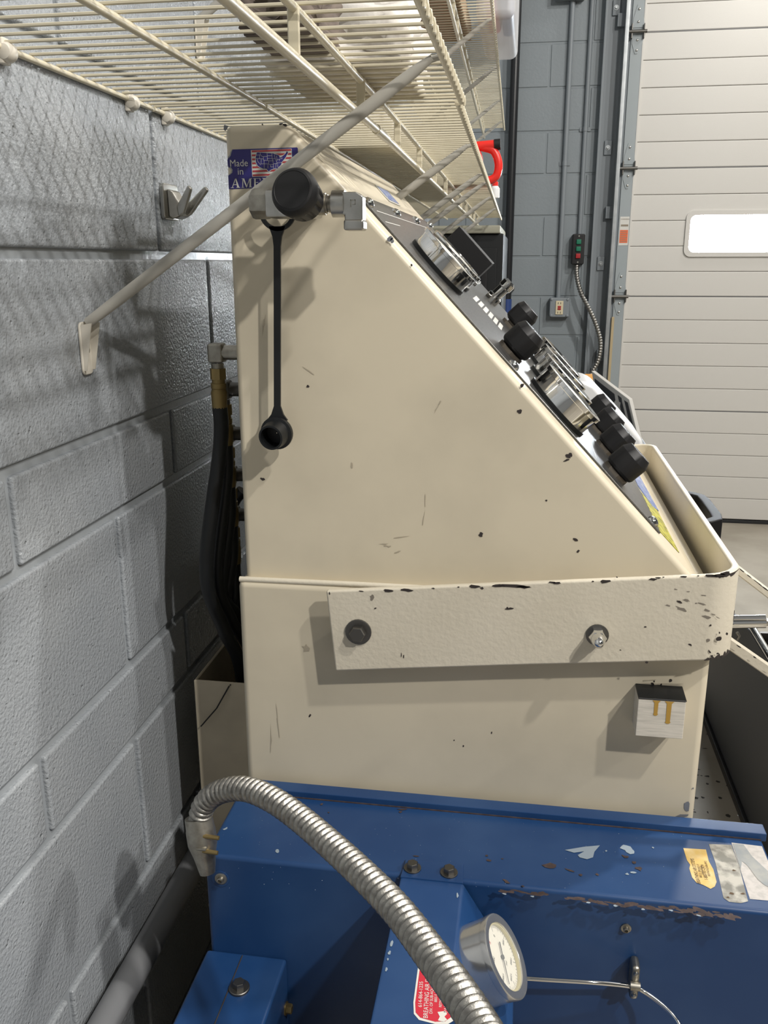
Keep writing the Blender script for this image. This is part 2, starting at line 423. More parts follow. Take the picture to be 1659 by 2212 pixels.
for k in range(6): m.box((0.942, YD-0.0182, 1.478+k*0.0095), (0.976-0.006*(k % 2), YD-0.0176, 1.4806+k*0.0095))
m.box((0.942, YD-0.0182, 1.553), (0.978, YD-0.0170, 1.562)); 
text(m, 'WARNING', 0.0085, frame((0.940, YD-0.0183, 1.585), (1, 0, 0), (0, 0, 1)))
part('print', m, 'grime', wlab)
# window in the door
def rrect(x0, x1, z0, z1, r, y, n=6):
    P = []
    for cx, cz, a0 in ((x1-r, z1-r, 0), (x0+r, z1-r, 90), (x0+r, z0+r, 180), (x1-r, z0+r, 270)):
        for k in range(n+1):
            a = math.radians(a0+90*k/n); P.append(V((cx+r*math.cos(a), y, cz+r*math.sin(a))))
    return P
wx0, wx1, wz0, wz1 = 1.283, 1.93, 1.424, 1.604
o = rrect(wx0-0.022, wx1+0.022, wz0-0.022, wz1+0.022, 0.035, YD-0.020); i_ = rrect(wx0, wx1, wz0, wz1, 0.028, YD-0.020)
n = len(o); m = MB(); fs = []
vs = o + i_ + [p+V((0, 0.012, 0)) for p in o] + [p+V((0, 0.012, 0)) for p in i_]
for k in range(n):
    k2 = (k+1) % n
    fs += [(k, k2, n+k2, n+k), (k, k2, 2*n+k2, 2*n+k), (n+k, n+k2, 3*n+k2, 3*n+k)]
m.add(vs, fs); w = part('window_frame', m, 'door_white', dr)
part('pane', MB().prism(rrect(wx0, wx1, wz0, wz1, 0.028, YD-0.014), (0, 0.003, 0)), 'daylight', w, 'frosted pane bright with daylight')

# ================================================================== BACK WALL FITTINGS
def conduit(name, x, z0, z1, r, m, label, straps=()):
    t = thing(name, (x, YB-r-0.003, z0), label, 'conduit')
    part('tube', MB().tube([(x, YB-r-0.003, z0), (x, YB-r-0.003, z1)], r, 12), m, t)
    for zc in straps:
        part('strap', MB().box((x-0.028, YB-0.004, zc-0.01), (x+0.028, YB, zc+0.01), 0.001).tube([(x, YB-r-0.003, zc-0.011), (x, YB-r-0.003, zc+0.011)], r+0.002, 12), m, t)
    return t
conduit('wall_conduit', 0.645, 1.195, 2.6, 0.0125, 'jamb_paint', 'grey painted conduit running down to the ivory outlet', (1.86,))
conduit('wall_conduit', 0.738, 1.515, 3.2, 0.011, 'jamb_paint', 'grey painted conduit running down to the black button station', (2.02,))
t = thing('junction_box', (0.617, YB, 2.61), 'grey junction box at the top edge of the photo above the conduit', 'junction box')
part('body', MB().box((0.56, YB-0.05, 2.60), (0.70, YB, 2.74), 0.004), 'jamb_paint', t)
part('cover', MB().box((0.557, YB-0.054, 2.597), (0.703, YB-0.05, 2.743), 0.002), 'jamb_paint', t)

t = thing('outlet_box', (0.652, YB, 1.10), 'grey wall box with an ivory receptacle and red test buttons', 'outlet')
part('box', MB().box((0.602, YB-0.055, 1.098), (0.704, YB, 1.198), 0.006), 'jamb_paint', t)
for dx in (0.612, 0.694):
    for dz in (1.107, 1.189):
        part('screw', MB().lathe([(0.007, 0), (0.006, 0.004), (0.003, 0.005)], 10, axisM((dx, YB-0.055, dz), (0, -1, 0))), 'jamb_paint', t)
rc = part('receptacle', MB().box((0.633, YB-0.060, 1.112), (0.672, YB-0.054, 1.182), 0.002), 'outlet_ivory', t, 'ivory receptacle')
part('test_button', MB().box((0.644, YB-0.063, 1.147), (0.661, YB-0.059, 1.156), 0.001), 'red_button', rc)
part('reset_button', MB().box((0.644, YB-0.063, 1.136), (0.661, YB-0.059, 1.145), 0.001), 'red_button', rc)
for zc in (1.122, 1.170):
    for dx in (-0.007, 0.006): part('slot', MB().box((0.6525+dx-0.0014, YB-0.0606, zc-0.005), (0.6525+dx+0.0014, YB-0.0596, zc+0.005)), 'dial_ink', rc)

t = thing('button_station', (0.732, YB, 1.37), 'black three button door control station with two green and one red button', 'control box')
part('housing', MB().box((0.702, YB-0.055, 1.366), (0.765, YB, 1.517), 0.006), 'black_plastic', t)
for zc, mm in ((1.478, 'green_button'), (1.443, 'green_button'), (1.408, 'red_button')):
    part('button', MB().box((0.722, YB-0.064, zc-0.012), (0.746, YB-0.054, zc+0.012), 0.003), mm, t)
for zc in (1.377, 1.506):
    part('screw', MB().lathe([(0.005, 0), (0.004, 0.002)], 10, axisM((0.734, YB-0.055, zc), (0, -1, 0))), 'steel', t)

def ridged(P, r, pitch, depth, n=12, per=5):
    P = smoothpath(P, 24); L = [0]
    for a, b in zip(P[:-1], P[1:]): L.append(L[-1]+(b-a).length)
    N = int(L[-1]/pitch*per); out = []; rr = []; j = 0
    for i in range(N+1):
        s = L[-1]*i/N
        while j < len(L)-2 and L[j+1] < s: j += 1
        k = (s-L[j])/max(L[j+1]-L[j], 1e-9); out.append(P[j].lerp(P[j+1], k))
        rr.append(r - depth*(0.5-0.5*math.cos(2*math.pi*s/pitch))**1.3)
    return MB().tube(out, rr, n)
pp = [(1246, 570), (1246, 596), (1254, 630), (1272, 666), (1287, 700), (1297, 740), (1292, 778), (1278, 806), (1268, 840), (1262, 900)]
P = [W(x, y, 'y', YB-min(0.03+0.035*k, 0.125)) for k, (x, y) in enumerate(pp)]
part('flex_whip', ridged(P, 0.0125, 0.014, 0.003, 10, 4), 'flex_steel')
tag(bpy.data.objects['flex_whip'], 'thin ribbed metal whip hanging below the button station', 'flexible conduit')

t = thing('drain_pipe', (0.375, YB-0.05, 0), 'black vertical pipe with a blue collar in the corner', 'pipe')
part('tube', MB().tube([(0.378, YB-0.05, 0.0), (0.378, YB-0.05, 3.3)], 0.022, 16), 'pipe_black', t)
part('collar', MB().tube([(0.378, YB-0.05, 1.07), (0.378, YB-0.05, 1.19)], 0.025, 16), 'blue_collar', t)
part('clamp', MB().box((0.34, YB-0.075, 1.235), (0.415, YB, 1.25), 0.003), 'steel_dark', t)

# black cabinet under the far end of the shelf
t = thing('storage_cabinet', (0.2, 3.9, 0), 'black storage cabinet with a pale lid against the far corner', 'cabinet')
part('body', MB().box((0.02, 3.62, 0.0), (0.385, 4.3, 1.485), 0.006), 'cabinet_black', t)
part('lid', MB().box((0.015, 3.6, 1.485), (0.372, 4.32, 1.515), 0.006), 'cabinet_top', t)
part('door', MB().box((0.05, 3.612, 0.1), (0.36, 3.62, 1.43), 0.003), 'cabinet_black', t)
part('latch', MB().box((0.30, 3.600, 1.18), (0.325, 3.612, 1.36), 0.003), 'black_plastic', t)

# ================================================================== WIRE SHELVES
def brace(y, zs, parent, xf=0.392, drop=0.272, r=0.0052, wx=0.0, foot=True, m='brace_white'):
    """diagonal support from a foot on the wall to the front rod"""
    zf = zs-drop
    P = [V((wx+0.012, y, zf+0.012)), V((wx+0.03, y, zf+0.032)), V((xf-0.012, y, zs-0.006)), V((xf, y, zs-0.004))]
    b = MB(); d = (P[2]-P[1]).normalized(); nn = V((-d.z, 0, d.x))
    # open half round channel
    sec = [(math.cos(a), math.sin(a)) for a in [math.radians(-90+180*k/8) for k in range(9)]]
    vs = []; fs = []
    for p, s in ((P[1]-d*0.028, 0.9), (P[1]+d*0.02, 1.0), (P[2]-d*0.05, 1.0), (P[2]-d*0.015, 0.85), (P[2]+d*0.006, 0.5)):
        for c, q in sec: vs.append(p + nn*(q*r*1.25*s) + V((0, -1, 0))*(c*r*0.9))
        for c, q in sec[::-1]: vs.append(p + nn*(q*(r*1.25*s-0.0018)) + V((0, -1, 0))*(c*(r*0.9-0.0018)))
    k = 18
    for j in range(4):
        for i in range(k): fs.append((j*k+i, j*k+(i+1) % k, (j+1)*k+(i+1) % k, (j+1)*k+i))
    fs += [tuple(range(k))[::-1], tuple(4*k+i for i in range(k))]
    b.add(vs, fs)
    b.tube([P[2]+d*0.002, P[3]+V((0, 0, 0.002)), P[3]+V((0.004, 0, 0.006))], 0.003, 8)
    o = part('support_brace', b, m, parent)
    if foot:
        fb = MB().prism(rr2(y, zf), (0.003, 0, 0), 0.0008, 1)
        # rolled edges
        fb.prism([(wx+0.003, y-0.0105, zf+0.015), (wx+0.016, y-0.0105, zf+0.017), (wx+0.006, y-0.0105, zf-0.035), (wx+0.003, y-0.0105, zf-0.035)], (0, 0.0015, 0))
        fb.prism([(wx+0.003, y+0.009, zf+0.015), (wx+0.016, y+0.009, zf+0.017), (wx+0.006, y+0.009, zf-0.035), (wx+0.003, y+0.009, zf-0.035)], (0, 0.0015, 0))
        fo = part('foot', fb, 'clip_white', o)
        part('screw', MB().lathe([(0.0042, 0), (0.0036, 0.0018), (0.0014, 0.0026)], 12, axisM((wx+0.003, y, zf-0.013), (1, 0, 0))), 'steel_dull', fo)
    return o
def rr2(y, zf):
    return [V((0, y+p.x, zf+p.z)) for p in rrect(-0.0115, 0.0115, -0.040, 0.018, 0.006, 0, 4)]

def shelf(label, y0, y1, zs, xf=0.397, wires_as_parts=30, m='shelf_white', xr=0.004, skew=0.0, truss_pitch=0.152, tp0=0.0, rods=(0.151,)):
    t = thing('wire_shelf', (0.0, (y0+y1)/2, zs), label, 'shelf', 'wire shelves along the block wall')
    X = lambda x, y: x - skew*(y-y0)
    rw = 0.0016
    w = MB().tube([(xr-0.002, 0, rw), (0.12, 0, rw), (0.28, 0, rw), (xf-0.002, 0, rw), (xf+0.0035, 0, -0.001), (xf+0.0042, 0, -0.006), (xf+0.0036, 0, -0.011)], rw, 6)
    wm = w.mesh('wire', 60); wm.materials.append(MATS[m])
    n = int((y1-y0-0.012)/0.0254); st = MB()
    for k in range(n+1):
        y = y0+0.008+k*0.0254
        if k < wires_as_parts: part('wire', wm, m, t, Mw=Matrix.Translation((-skew*(y-y0), y, zs)))
        else: st.add([v for v in w.v], w.f, Matrix.Translation((-skew*(y-y0), y, zs)))
    if st.v: part('far_wires', st, m, t, kind='stuff', ang=60)
    rd = lambda name, x, dz, r, n=12: part(name, MB().tube([(X(x, y0), y0, zs+dz), (X(x, y1), y1, zs+dz)], r, n), m, t)
    rd('rear_rod', xr, -0.0030, 0.0031)
    for x in rods: rd('middle_rod', x, -0.0036, 0.0037)
    rd('front_rod', xf, -0.0055, 0.0038)
    rd('truss_rod', 0.299, -0.0037, 0.0040); rd('hang_rod', 0.299, -0.039, 0.0046)
    yy = y0+tp0
    while yy < y1:
        xx = X(0.299, yy); part('truss_post', MB().box((xx-0.0048, yy-0.0014, zs-0.038), (xx+0.0048, yy+0.0014, zs-0.004), 0.001, 1), m, t); yy += truss_pitch
    return t
SZ = 1.569
s1 = shelf('nearer low cream wire shelf whose long brace crosses the sticker on the console', 0.46, 1.158, SZ, wires_as_parts=60, tp0=0.275, truss_pitch=0.285)
brace(0.932, SZ, s1)
def clip(y, zs, parent):
    c = MB().lathe([(0.003, -0.0085), (0.0065, -0.0072), (0.0088, -0.003), (0.0088, 0.003), (0.0065, 0.0072), (0.003, 0.0085)], 18, frame((0.0075, y, zs-0.007), (0, 0, 1), None, (0, 1, 0)))
    c.box((0.0, y-0.007, zs-0.017), (0.007, y+0.007, zs+0.006), 0.002)
    part('wall_clip', c, 'clip_white', parent, 'rounded white plastic clip')
clip(0.825, SZ, s1); clip(1.092, SZ, s1)
s2 = shelf('farther low cream wire shelf carrying the red jug', 1.163, 4.2, SZ, xf=0.392, wires_as_parts=40, skew=0.013, tp0=0.15, truss_pitch=0.29)
clip(1.203, SZ, s2)
for y in (1.60, 2.12, 2.35, 2.85, 3.45): brace(y, SZ, s2, xf=0.388-0.013*(y-1.16))
# joint sleeve on the hang rod
part('sleeve', MB().tube([(0.299, 1.12, SZ-0.039), (0.299, 1.20, SZ-0.039)], 0.0056, 12), 'shelf_white', s2)
UZ = 1.97
s3 = shelf('high cream wire shelf above the others carrying the clear tote', 1.25, 4.42, UZ, xf=0.388, wires_as_parts=0, skew=0.013)
brace(1.352, UZ, s3, xf=0.385)
for y in (2.50, 3.08, 3.68, 4.2): brace(y, UZ, s3, xf=0.384-0.013*(y-1.25), foot=False)

# things lying on the shelves
def lump(name, lo, hi, m, label, cat, amp=0.012, seed=1, cuts=9, folds=3):
    lo, hi = V(lo), V(hi); rnd = random.Random(seed)
    b = bmesh.new(); bmesh.ops.create_cube(b, size=1.0)
    bmesh.ops.subdivide_edges(b, edges=list(b.edges), cuts=cuts, use_grid_fill=True)
    ph = [rnd.uniform(0, 6.28) for _ in range(12)]
    for v in b.verts:
        p = v.co.copy(); q = V([lo[i]+(p[i]+0.5)*(hi[i]-lo[i]) for i in range(3)])
        k = math.sin(p.x*9+ph[0]+p.z*7)*math.sin(p.y*11+ph[1]) + 0.6*math.sin(p.y*23+ph[2]+p.x*5) + 0.7*math.sin(p.z*folds*9+ph[3]+2*math.sin(p.x*6+p.y*5))
        out = V((p.x, p.y, p.z*0.6)).normalized()
        s = 1 if p.z > -0.46 else 0.15
        q += out*(k*amp*s) + V((rnd.uniform(-1, 1), rnd.uniform(-1, 1), rnd.uniform(-1, 1)*s))*amp*0.25
        q.z = max(q.z, lo.z); v.co = q
    me = bpy.data.meshes.new(name); b.to_mesh(me); b.free(); me.shade_smooth(); me.materials.append(MATS[m])
    o = bpy.data.objects.new(name, me); link(o); tag(o, label, cat); return o
lump('folded_tarp', (0.205, 0.975, SZ+0.0045), (0.35, 1.19, SZ+0.075), 'canvas', 'ragged off-white folded canvas lying on the nearer low wire shelf', 'canvas', 0.008, 3)
lump('cloth_bundle', (0.225, 0.83, SZ+0.0055), (0.29, 0.95, SZ+0.055), 'brown_cloth', 'dark brown crumpled cloth bundle on the shelf beside the off-white canvas', 'cloth', 0.006, 5)
for k, (y0, y1, x0, x1, zz) in enumerate(((1.62, 2.3, 0.10, 0.245, 0.0055), (2.32, 3.0, 0.11, 0.25, 0.0055))):
    b = MB(); b.box((x0, y0, SZ+zz), (x1, y1, SZ+zz+0.05), 0.004)
    o = part('weathered_board', b, 'old_board')
    tag(o, ('nearer white weathered board on the low shelf above the console' if k == 0 else 'farther white weathered board on the low shelf end to end with the nearer one'), 'board')
o = part('flat_carton', MB().box((0.16, 2.30, UZ+0.0035), (0.30, 2.75, UZ+0.05), 0.003), 'cardboard'); tag(o, 'brown cardboard carton on the high wire shelf beside the clear tote', 'box')

# tote on the upper shelf
tx0, tx1, ty0, ty1, tz0 = 0.325, 0.425, 2.52, 3.02, UZ+0.0035
t = thing('plastic_tote', (0.37, 2.77, tz0), 'clear plastic tote with red and blue contents on the high shelf', 'tote')
m = MB(); 
m.box((tx0, ty0, tz0), (tx1, ty1, tz0+0.19), 0.022, 4); part('tub', m, 'tote_plastic', t)
part('lid', MB().box((tx0-0.008, ty0-0.008, tz0+0.191), (tx1+0.008, ty1+0.008, tz0+0.21), 0.007, 3), 'white_plastic', t)
o = part('red_cloth', MB().box((tx0+0.012, ty0+0.02, tz0+0.07), (tx0+0.05, ty1-0.03, tz0+0.15), 0.01), 'tote_red'); tag(o, 'red folded cloth inside the clear tote', 'cloth')
o = part('blue_cloth', MB().box((tx0+0.055, ty0+0.02, tz0+0.06), (tx1-0.014, ty1-0.03, tz0+0.165), 0.01), 'tote_blue'); tag(o, 'dark blue folded cloth inside the clear tote', 'cloth')

# red jug on the far low shelf
jy = 2.46
t = thing('red_jug', (0.36, jy, SZ+0.004), 'red plastic jug with a looped handle and black cap on the low shelf', 'jug')
m = MB().box((0.27, jy-0.05, SZ+0.0045), (0.355, jy+0.05, SZ+0.085), 0.014, 3); part('body', m, 'red_plastic', t)
hp = [(0.350, SZ+0.020), (0.372, SZ+0.012), (0.392, SZ+0.022), (0.398, SZ+0.045), (0.393, SZ+0.068), (0.380, SZ+0.086), (0.345, SZ+0.094), (0.315, SZ+0.094)]
part('handle', MB().tube(smoothpath([(x, jy-0.012, z) for x, z in hp], 4), 0.0105, 12), 'red_plastic', t)
part('neck', MB().tube([(0.31, jy-0.012, SZ+0.093), (0.389, jy-0.012, SZ+0.098)], 0.012, 14), 'red_plastic', t)
part('cap', MB().tube([(0.385, jy-0.012, SZ+0.098), (0.401, jy-0.012, SZ+0.099)], 0.0135, 14), 'black_plastic', t)
t = thing('spray_bottle', (0.372, 2.98, SZ+0.004), 'small white bottle with a red cap on the far low shelf', 'bottle')
part('body', MB().lathe([(0.014, 0.0005), (0.015, 0.004), (0.015, 0.028), (0.009, 0.036)], 14, Matrix.Translation((0.370, 2.98, SZ+0.004))), 'white_plastic', t)
part('cap', MB().lathe([(0.0095, 0.036), (0.0095, 0.047), (0.007, 0.049)], 14, Matrix.Translation((0.370, 2.98, SZ+0.004))), 'red_plastic', t)

# ================================================================== WALL HOOK, WALL PIPE
t = thing('wall_hook', (0, 1.205, 1.455), 'cast metal double prong hook screwed to the block wall', 'hook')
m = MB().prism([V((0, 1.20+p.x, 1.455+p.z)) for p in rrect(-0.026, 0.026, -0.022, 0.024, 0.006, 0, 3)], (0.006, 0, 0), 0.0015, 2)
part('plate', m, 'steel', t)
part('arm', MB().prism([(0.006, 1.185, 1.472), (0.012, 1.187, 1.470), (0.022, 1.192, 1.449), (0.022, 1.192, 1.438), (0.012, 1.19, 1.434), (0.006, 1.187, 1.437)], (0, 0.03, 0), 0.002, 2), 'steel', t)
for y, e in ((1.193, 0), (1.218, 0.014)):
    part('prong', MB().prism([(0.018, y-0.004, 1.437), (0.026, y-0.004, 1.441), (0.038+e, y-0.004, 1.472), (0.034+e, y-0.004, 1.477), (0.016, y-0.004, 1.450)], (0, 0.009, 0), 0.002, 2), 'steel', t)

m = MB(); a = W(180, 2212, 'x', 0.03); zc = 0.512
t = thing('wall_pipe', (0.028, 0.8, zc), 'thick grey painted pipe running low along the block wall', 'pipe')
part('tube', MB().tube([(0.026, 0.1, zc), (0.026, 1.7, zc)], 0.0185, 20), 'grey_pipe', t)
part('strap', MB().tube([(0.026, 1.13, zc), (0.026, 1.15, zc)], 0.0205, 20).box((0, 1.125, zc-0.035), (0.004, 1.155, zc+0.035), 0.001), 'grey_pipe', t)

# ================================================================== CONSOLE
YC, YF = 0.98, 1.72
con = thing('fill_console', (0.43, 1.35, 0), 'cream painted steel air fill console with a sloping gauge panel', 'machine')
A0 = V((0.228, 0, 1.518)); SD = V((0.68494816, 0, -0.72859181)); ND = V((0.72859181, 0, 0.68494816))
def PN(s, y, h=0.0): return A0 + SD*s + V((0, y, 0)) + ND*h
SE = 0.690
pe = PN(SE, YC)
up = [(0.158, YC, 0.99), (0.158, YC, 1.518), (0.228, YC, 1.518), tuple(pe), (pe.x, YC, 0.99)]
ub = MB().prism(up, (0, YF-YC, 0), 0.0075, 4)
for v in ub.v:                                   # unseen back skewed at the far end to let window light onto the wall
    if v.x < 0.19 and v.y > 1.3: v.x += 0.045
body = part('upper_body', ub, 'cream', con)
LB = part('lower_body', MB().box((0.152, 0.965, 0.0), (0.7075, 1.735, 1.008), 0.009, 3), 'cream', con)
# rolled rim along the top of the lower body
part('rim', MB().tube([(0.154, 0.970, 1.008), (0.30, 0.970, 1.009), (0.70, 0.970, 1.009)], 0.0035, 10), 'cream_rough', con)
# front ledge strip behind the tray bar
part('front_ledge', MB().box((0.693, 0.99, 1.0), (0.707, 1.71, 1.019), 0.003), 'cream_rough', con)
# hose trough on the back
tb = MB()
tb.box((0.050, 1.058, 0.45), (0.157, 1.062, 0.822), 0.0015, 1).box((0.050, 1.062, 0.45), (0.054, 1.6, 0.822), 0.0015, 1).box((0.050, 1.597, 0.45), (0.157, 1.6, 0.822)).box((0.050, 1.058, 0.45), (0.157, 1.6, 0.454))
part('hose_trough', tb, 'cream_dark', con, 'open cream hose trough on the back')

# bumper bar bent round the front
def barpath(zf):
    x1 = 0.727; r = 0.035; y0 = 0.9375; P = []
    P.append((0.268, y0)); P.append((0.5, y0)); P.append((x1-r, y0))
    for k in range(1, 9):
        a = math.radians(-90+90*k/8); P.append((x1-r+r*math.cos(a), y0+r+r*math.sin(a)))
    y1 = 1.66
    P.append((x1, 1.2)); P.append((x1, y1-r))
    for k in range(1, 9):
        a = math.radians(90*k/8); P.append((x1-r+r*math.cos(a), y1-r+r*math.sin(a)))
    P.append((0.5, y1)); P.append((0.268, y1)); return P
P = barpath(0); th = 0.0088; vs = []; fs = []
def topz(x): return 1.011 + (x-0.267)*(0.0445/0.448)
for i, (x, y) in enumerate(P):
    a = P[max(i-1, 0)]; b = P[min(i+1, len(P)-1)]; d = V((b[0]-a[0], b[1]-a[1], 0)).normalized(); nn = V((-d.y, d.x, 0))
    if y > 0.9375+1e-6 and x > 0.6925 or True: pass
    bt = topz(x); bz = bt-0.100
    lean = 0.011 if i < 2 else (0.0055 if i == 2 else 0)
    for off in (0, th):
        p = V((x, y, 0)) + nn*off
        vs.append((p.x + (0.0095 if i == 0 else 0), p.y, bz + (0.0 if i else -0.001))); vs.append((p.x, p.y, bt))
    vsn = len(vs)
n = len(P)
for i in range(n-1):
    a = i*4; b = a+4
    fs += [(a, b, b+1, a+1), (a+2, a+3, b+3, b+2), (a+1, b+1, b+3, a+3), (a, a+2, b+2, b)]
fs += [(0, 1, 3, 2), ((n-1)*4, (n-1)*4+2, (n-1)*4+3, (n-1)*4+1)]
def fbar(b):
    q = [b.verts.new(p) for p in vs]
    for f in fs: b.faces.new([q[i] for i in f])
    bmesh.ops.recalc_face_normals(b, faces=list(b.faces))
    ed = [e for e in b.edges if len(e.link_faces) == 2 and e.calc_face_angle(0) > 1.2]
    bmesh.ops.bevel(b, geom=ed, offset=0.0026, segments=3, profile=0.5, affect='EDGES', clamp_overlap=True)
bar = part('bumper_bar', MB().bm(fbar), 'cream_rough', con, 'bent flat cream bar with chipped edges')
def tz(x, f): return topz(x)-0.1*f
bx = 0.306
sp = MB().tube([(bx, 0.943, 0.963), (bx, 0.966, 0.963)], 0.012, 16).tube([(0.577, 0.943, 0.978), (0.577, 0.966, 0.978)], 0.012, 16)
part('spacer', sp, 'steel_dark', bar)
part('washer_bolt', hexbolt(0.0098, 0.008, 0.0155, 0.0025, axisM((bx, 0.9375, 0.963), (0, -1, 0))), 'steel_dark', bar, 'dark hex bolt on a wide washer')
an = part('acorn_nut', hexbolt(0.0098, 0.011, 0.0098, 0.002, axisM((0.577, 0.9375, 0.977), (0, -1, 0)), 0.014), 'chrome', bar, 'chrome acorn nut')
part('nut_washer', MB().lathe([(0.0126, 0), (0.0126, 0.0018), (0.0115, 0.0022)], 24, axisM((0.577, 0.9375, 0.977), (0, -1, 0))), 'steel_dark', an)
# black pull handle on the front bar
hy0, hy1, hz = 1.235, 1.42, 1.010
oo = [(0.727, hy0), (0.752, hy0+0.004), (0.770, hy0+0.022), (0.774, hy0+0.05), (0.774, hy1-0.05), (0.770, hy1-0.022), (0.752, hy1-0.004), (0.727, hy1)]
ii = [(0.727, hy1-0.022), (0.748, hy1-0.024), (0.757, hy1-0.034), (0.758, hy1-0.06), (0.758, hy0+0.06), (0.757, hy0+0.034), (0.748, hy0+0.024), (0.727, hy0+0.022)]
part('pull_handle', MB().prism([(x, y, hz-0.016) for x, y in oo+ii], (0, 0, 0.034), 0.003, 2), 'black_gloss', bar, 'glossy black pull handle')
# stub block with a metal cap
sb = part('stub_block', MB().box((0.6265, 0.934, 0.857), (0.6785, 0.966, 0.9035), 0.0012, 2), 'block_face', con, 'small square stub with amber drips')
part('stub_top', MB().prism([(0.6265, 0.966, 0.9038), (0.6265, 0.9335, 0.9038), (0.6265, 0.9335, 0.9052), (0.6265, 0.966, 0.9075)], (0.0525, 0, 0), 0.0005, 1), 'black_rubber', sb)
def drip(x, ztop, zbot, w):
    y = 0.9336; m = MB()
    m.poly([(x-w*1.6, y, ztop), (x+w*1.6, y, ztop), (x+w*0.8, y, ztop-0.003), (x+w*0.7, y, zbot+0.003), (x+w*0.95, y, zbot+0.0015), (x+w*0.4, y, zbot), (x-w*0.4, y, zbot), (x-w*0.95, y, zbot+0.0015), (x-w*0.7, y, zbot+0.003), (x-w*0.8, y, ztop-0.003)])
    part('amber_drip', m, 'drip', sb)
drip(0.6465, 0.9033, 0.8845, 0.0028); drip(0.6605, 0.9033, 0.8755, 0.0033)

# arms and latch at the right of the console
def flatbar(p, q, w, t, name, m, parent, label=None):
    p, q = V(p), V(q); d = (q-p).normalized(); s = V((0, 1, 0)); u = s.cross(d).normalized()
    pts = [p+u*w/2, p-u*w/2, q-u*w/2, q+u*w/2]
    return part(name, MB().prism([x - s*t/2 for x in pts], s*t, 0.0012, 1), m, parent, label)
p0 = V((0.7275, 1.0, W(1572, 1222, 'y', 1.0).z)); p1 = W(1735, 1340, 'y', 0.985)
ua = flatbar(p0, p1, 0.0085, 0.010, 'support_arm', 'cream_rough', con, 'upper chipped cream arm')
q0 = V((0.7275, 1.0, W(1572, 1382, 'y', 1.0).z)); q1 = W(1735, 1500, 'y', 0.985)
la = flatbar(q0, q1, 0.0125, 0.010, 'support_arm', 'cream_rough', con, 'lower chipped cream arm')
part('arm_plate', MB().box((p1.x-0.004, 0.980, q1.z-0.012), (p1.x+0.004, 0.995, p1.z+0.012), 0.001), 'cream_rough', con)
m = MB()
for a_, b_, w_, k_ in ((p0, p1, 0.0085, 9), (q0, q1, 0.0125, 5)):
    d_ = (b_-a_).normalized(); u_ = V((-d_.z, 0, d_.x))
    for k in range(k_):
        c_ = a_.lerp(b_, (k+0.6)/k_) + u_*(w_/2-0.0007) + V((0, -0.0108, 0)); blob(m, c_, d_, u_, random.uniform(.002, .006), .0007, 8, .4)
part('arm_chips', m, 'chip', con, kind='stuff')
c0 = V((0.727, 1.03, W(1570, 1345, 'y', 1.03).z)); c1 = W(1653, 1342, 'y', 1.03)
lr = part('latch_cylinder', MB().tube([c0, c1], 0.0079, 24), 'chrome', con, 'chrome latch cylinder')
q0 = c1 - V((0.004, 0, 0))
part('latch_rod', MB().tube(smoothpath([q0, W(1662, 1344, 'y', 1.03), W(1680, 1356, 'y', 1.04), W(1730, 1400, 'y', 1.05)], 6), 0.0046, 14), 'steel', lr)
ky = 1.005
b = MB().tube([W(1592, 1366, 'y', ky), W(1597, 1374, 'y', ky), W(1592, 1382, 'y', ky)], 0.0018, 8)
part('keeper', b.box(V((0.7273, ky-0.012, W(1590, 1402, 'y', ky).z)), V((0.7315, ky+0.02, W(1590, 1354, 'y', ky).z)), 0.0005), 'steel_dark', lr)

# ---- sloping instrument panel
pl = MB().prism([PN(0.095, 1.02, 0.0005), PN(0.612, 1.02, 0.0005), PN(0.612, 1.69, 0.0005), PN(0.095, 1.69, 0.0005)], ND*0.0022, 0.0004, 1)
pan = part('gauge_panel', pl, 'panel_dark', con, 'dark brushed metal gauge panel')
for s, y in ((0.108, 1.035), (0.108, 1.25), (0.108, 1.47), (0.108, 1.675), (0.353, 1.033), (0.353, 1.678), (0.600, 1.035), (0.600, 1.36), (0.600, 1.675)):
    part('panel_screw', MB().lathe([(0.0078, 0), (0.0074, 0.002), (0.0058, 0.0042), (0.003, 0.0055), (0.0005, 0.006)], 16, axisM(PN(s, y, 0.0027), ND)), 'chrome', pan)
# engraved rules and pale label tape
m = MB()
def rule(s0, y0, s1, y1, w=0.0007):
    a, b = PN(s0, y0, 0.00295), PN(s1, y1, 0.00295); d = (b-a).normalized(); q = ND.cross(d)*w
    m.poly([a-q, b-q, b+q, a+q])
rule(0.118, 1.05, 0.118, 1.62); rule(0.135, 1.04, 0.135, 1.16); rule(0.50, 1.04, 0.50, 1.66); rule(0.325, 1.22, 0.345, 1.22)
for k in range(6):
    s0 = 0.262+k*0.0105; m.poly([PN(s0, 1.27, 0.003), PN(s0+0.0075, 1.27, 0.003), PN(s0+0.0075, 1.36, 0.003), PN(s0, 1.36, 0.003)])
part('panel_print', m, 'sticker_white', pan)
part('placard', MB().prism([PN(0.045, 1.345, 0.0004), PN(0.077, 1.345, 0.0004), PN(0.077, 1.455, 0.0004), PN(0.045, 1.455, 0.0004)], ND*0.0012), 'sticker_white', con)
part('placard_field', MB().prism([PN(0.048, 1.350, 0.0017), PN(0.074, 1.350, 0.0017), PN(0.074, 1.45, 0.0017), PN(0.048, 1.45, 0.0017)], ND*0.0004), 'sign_blue', con)
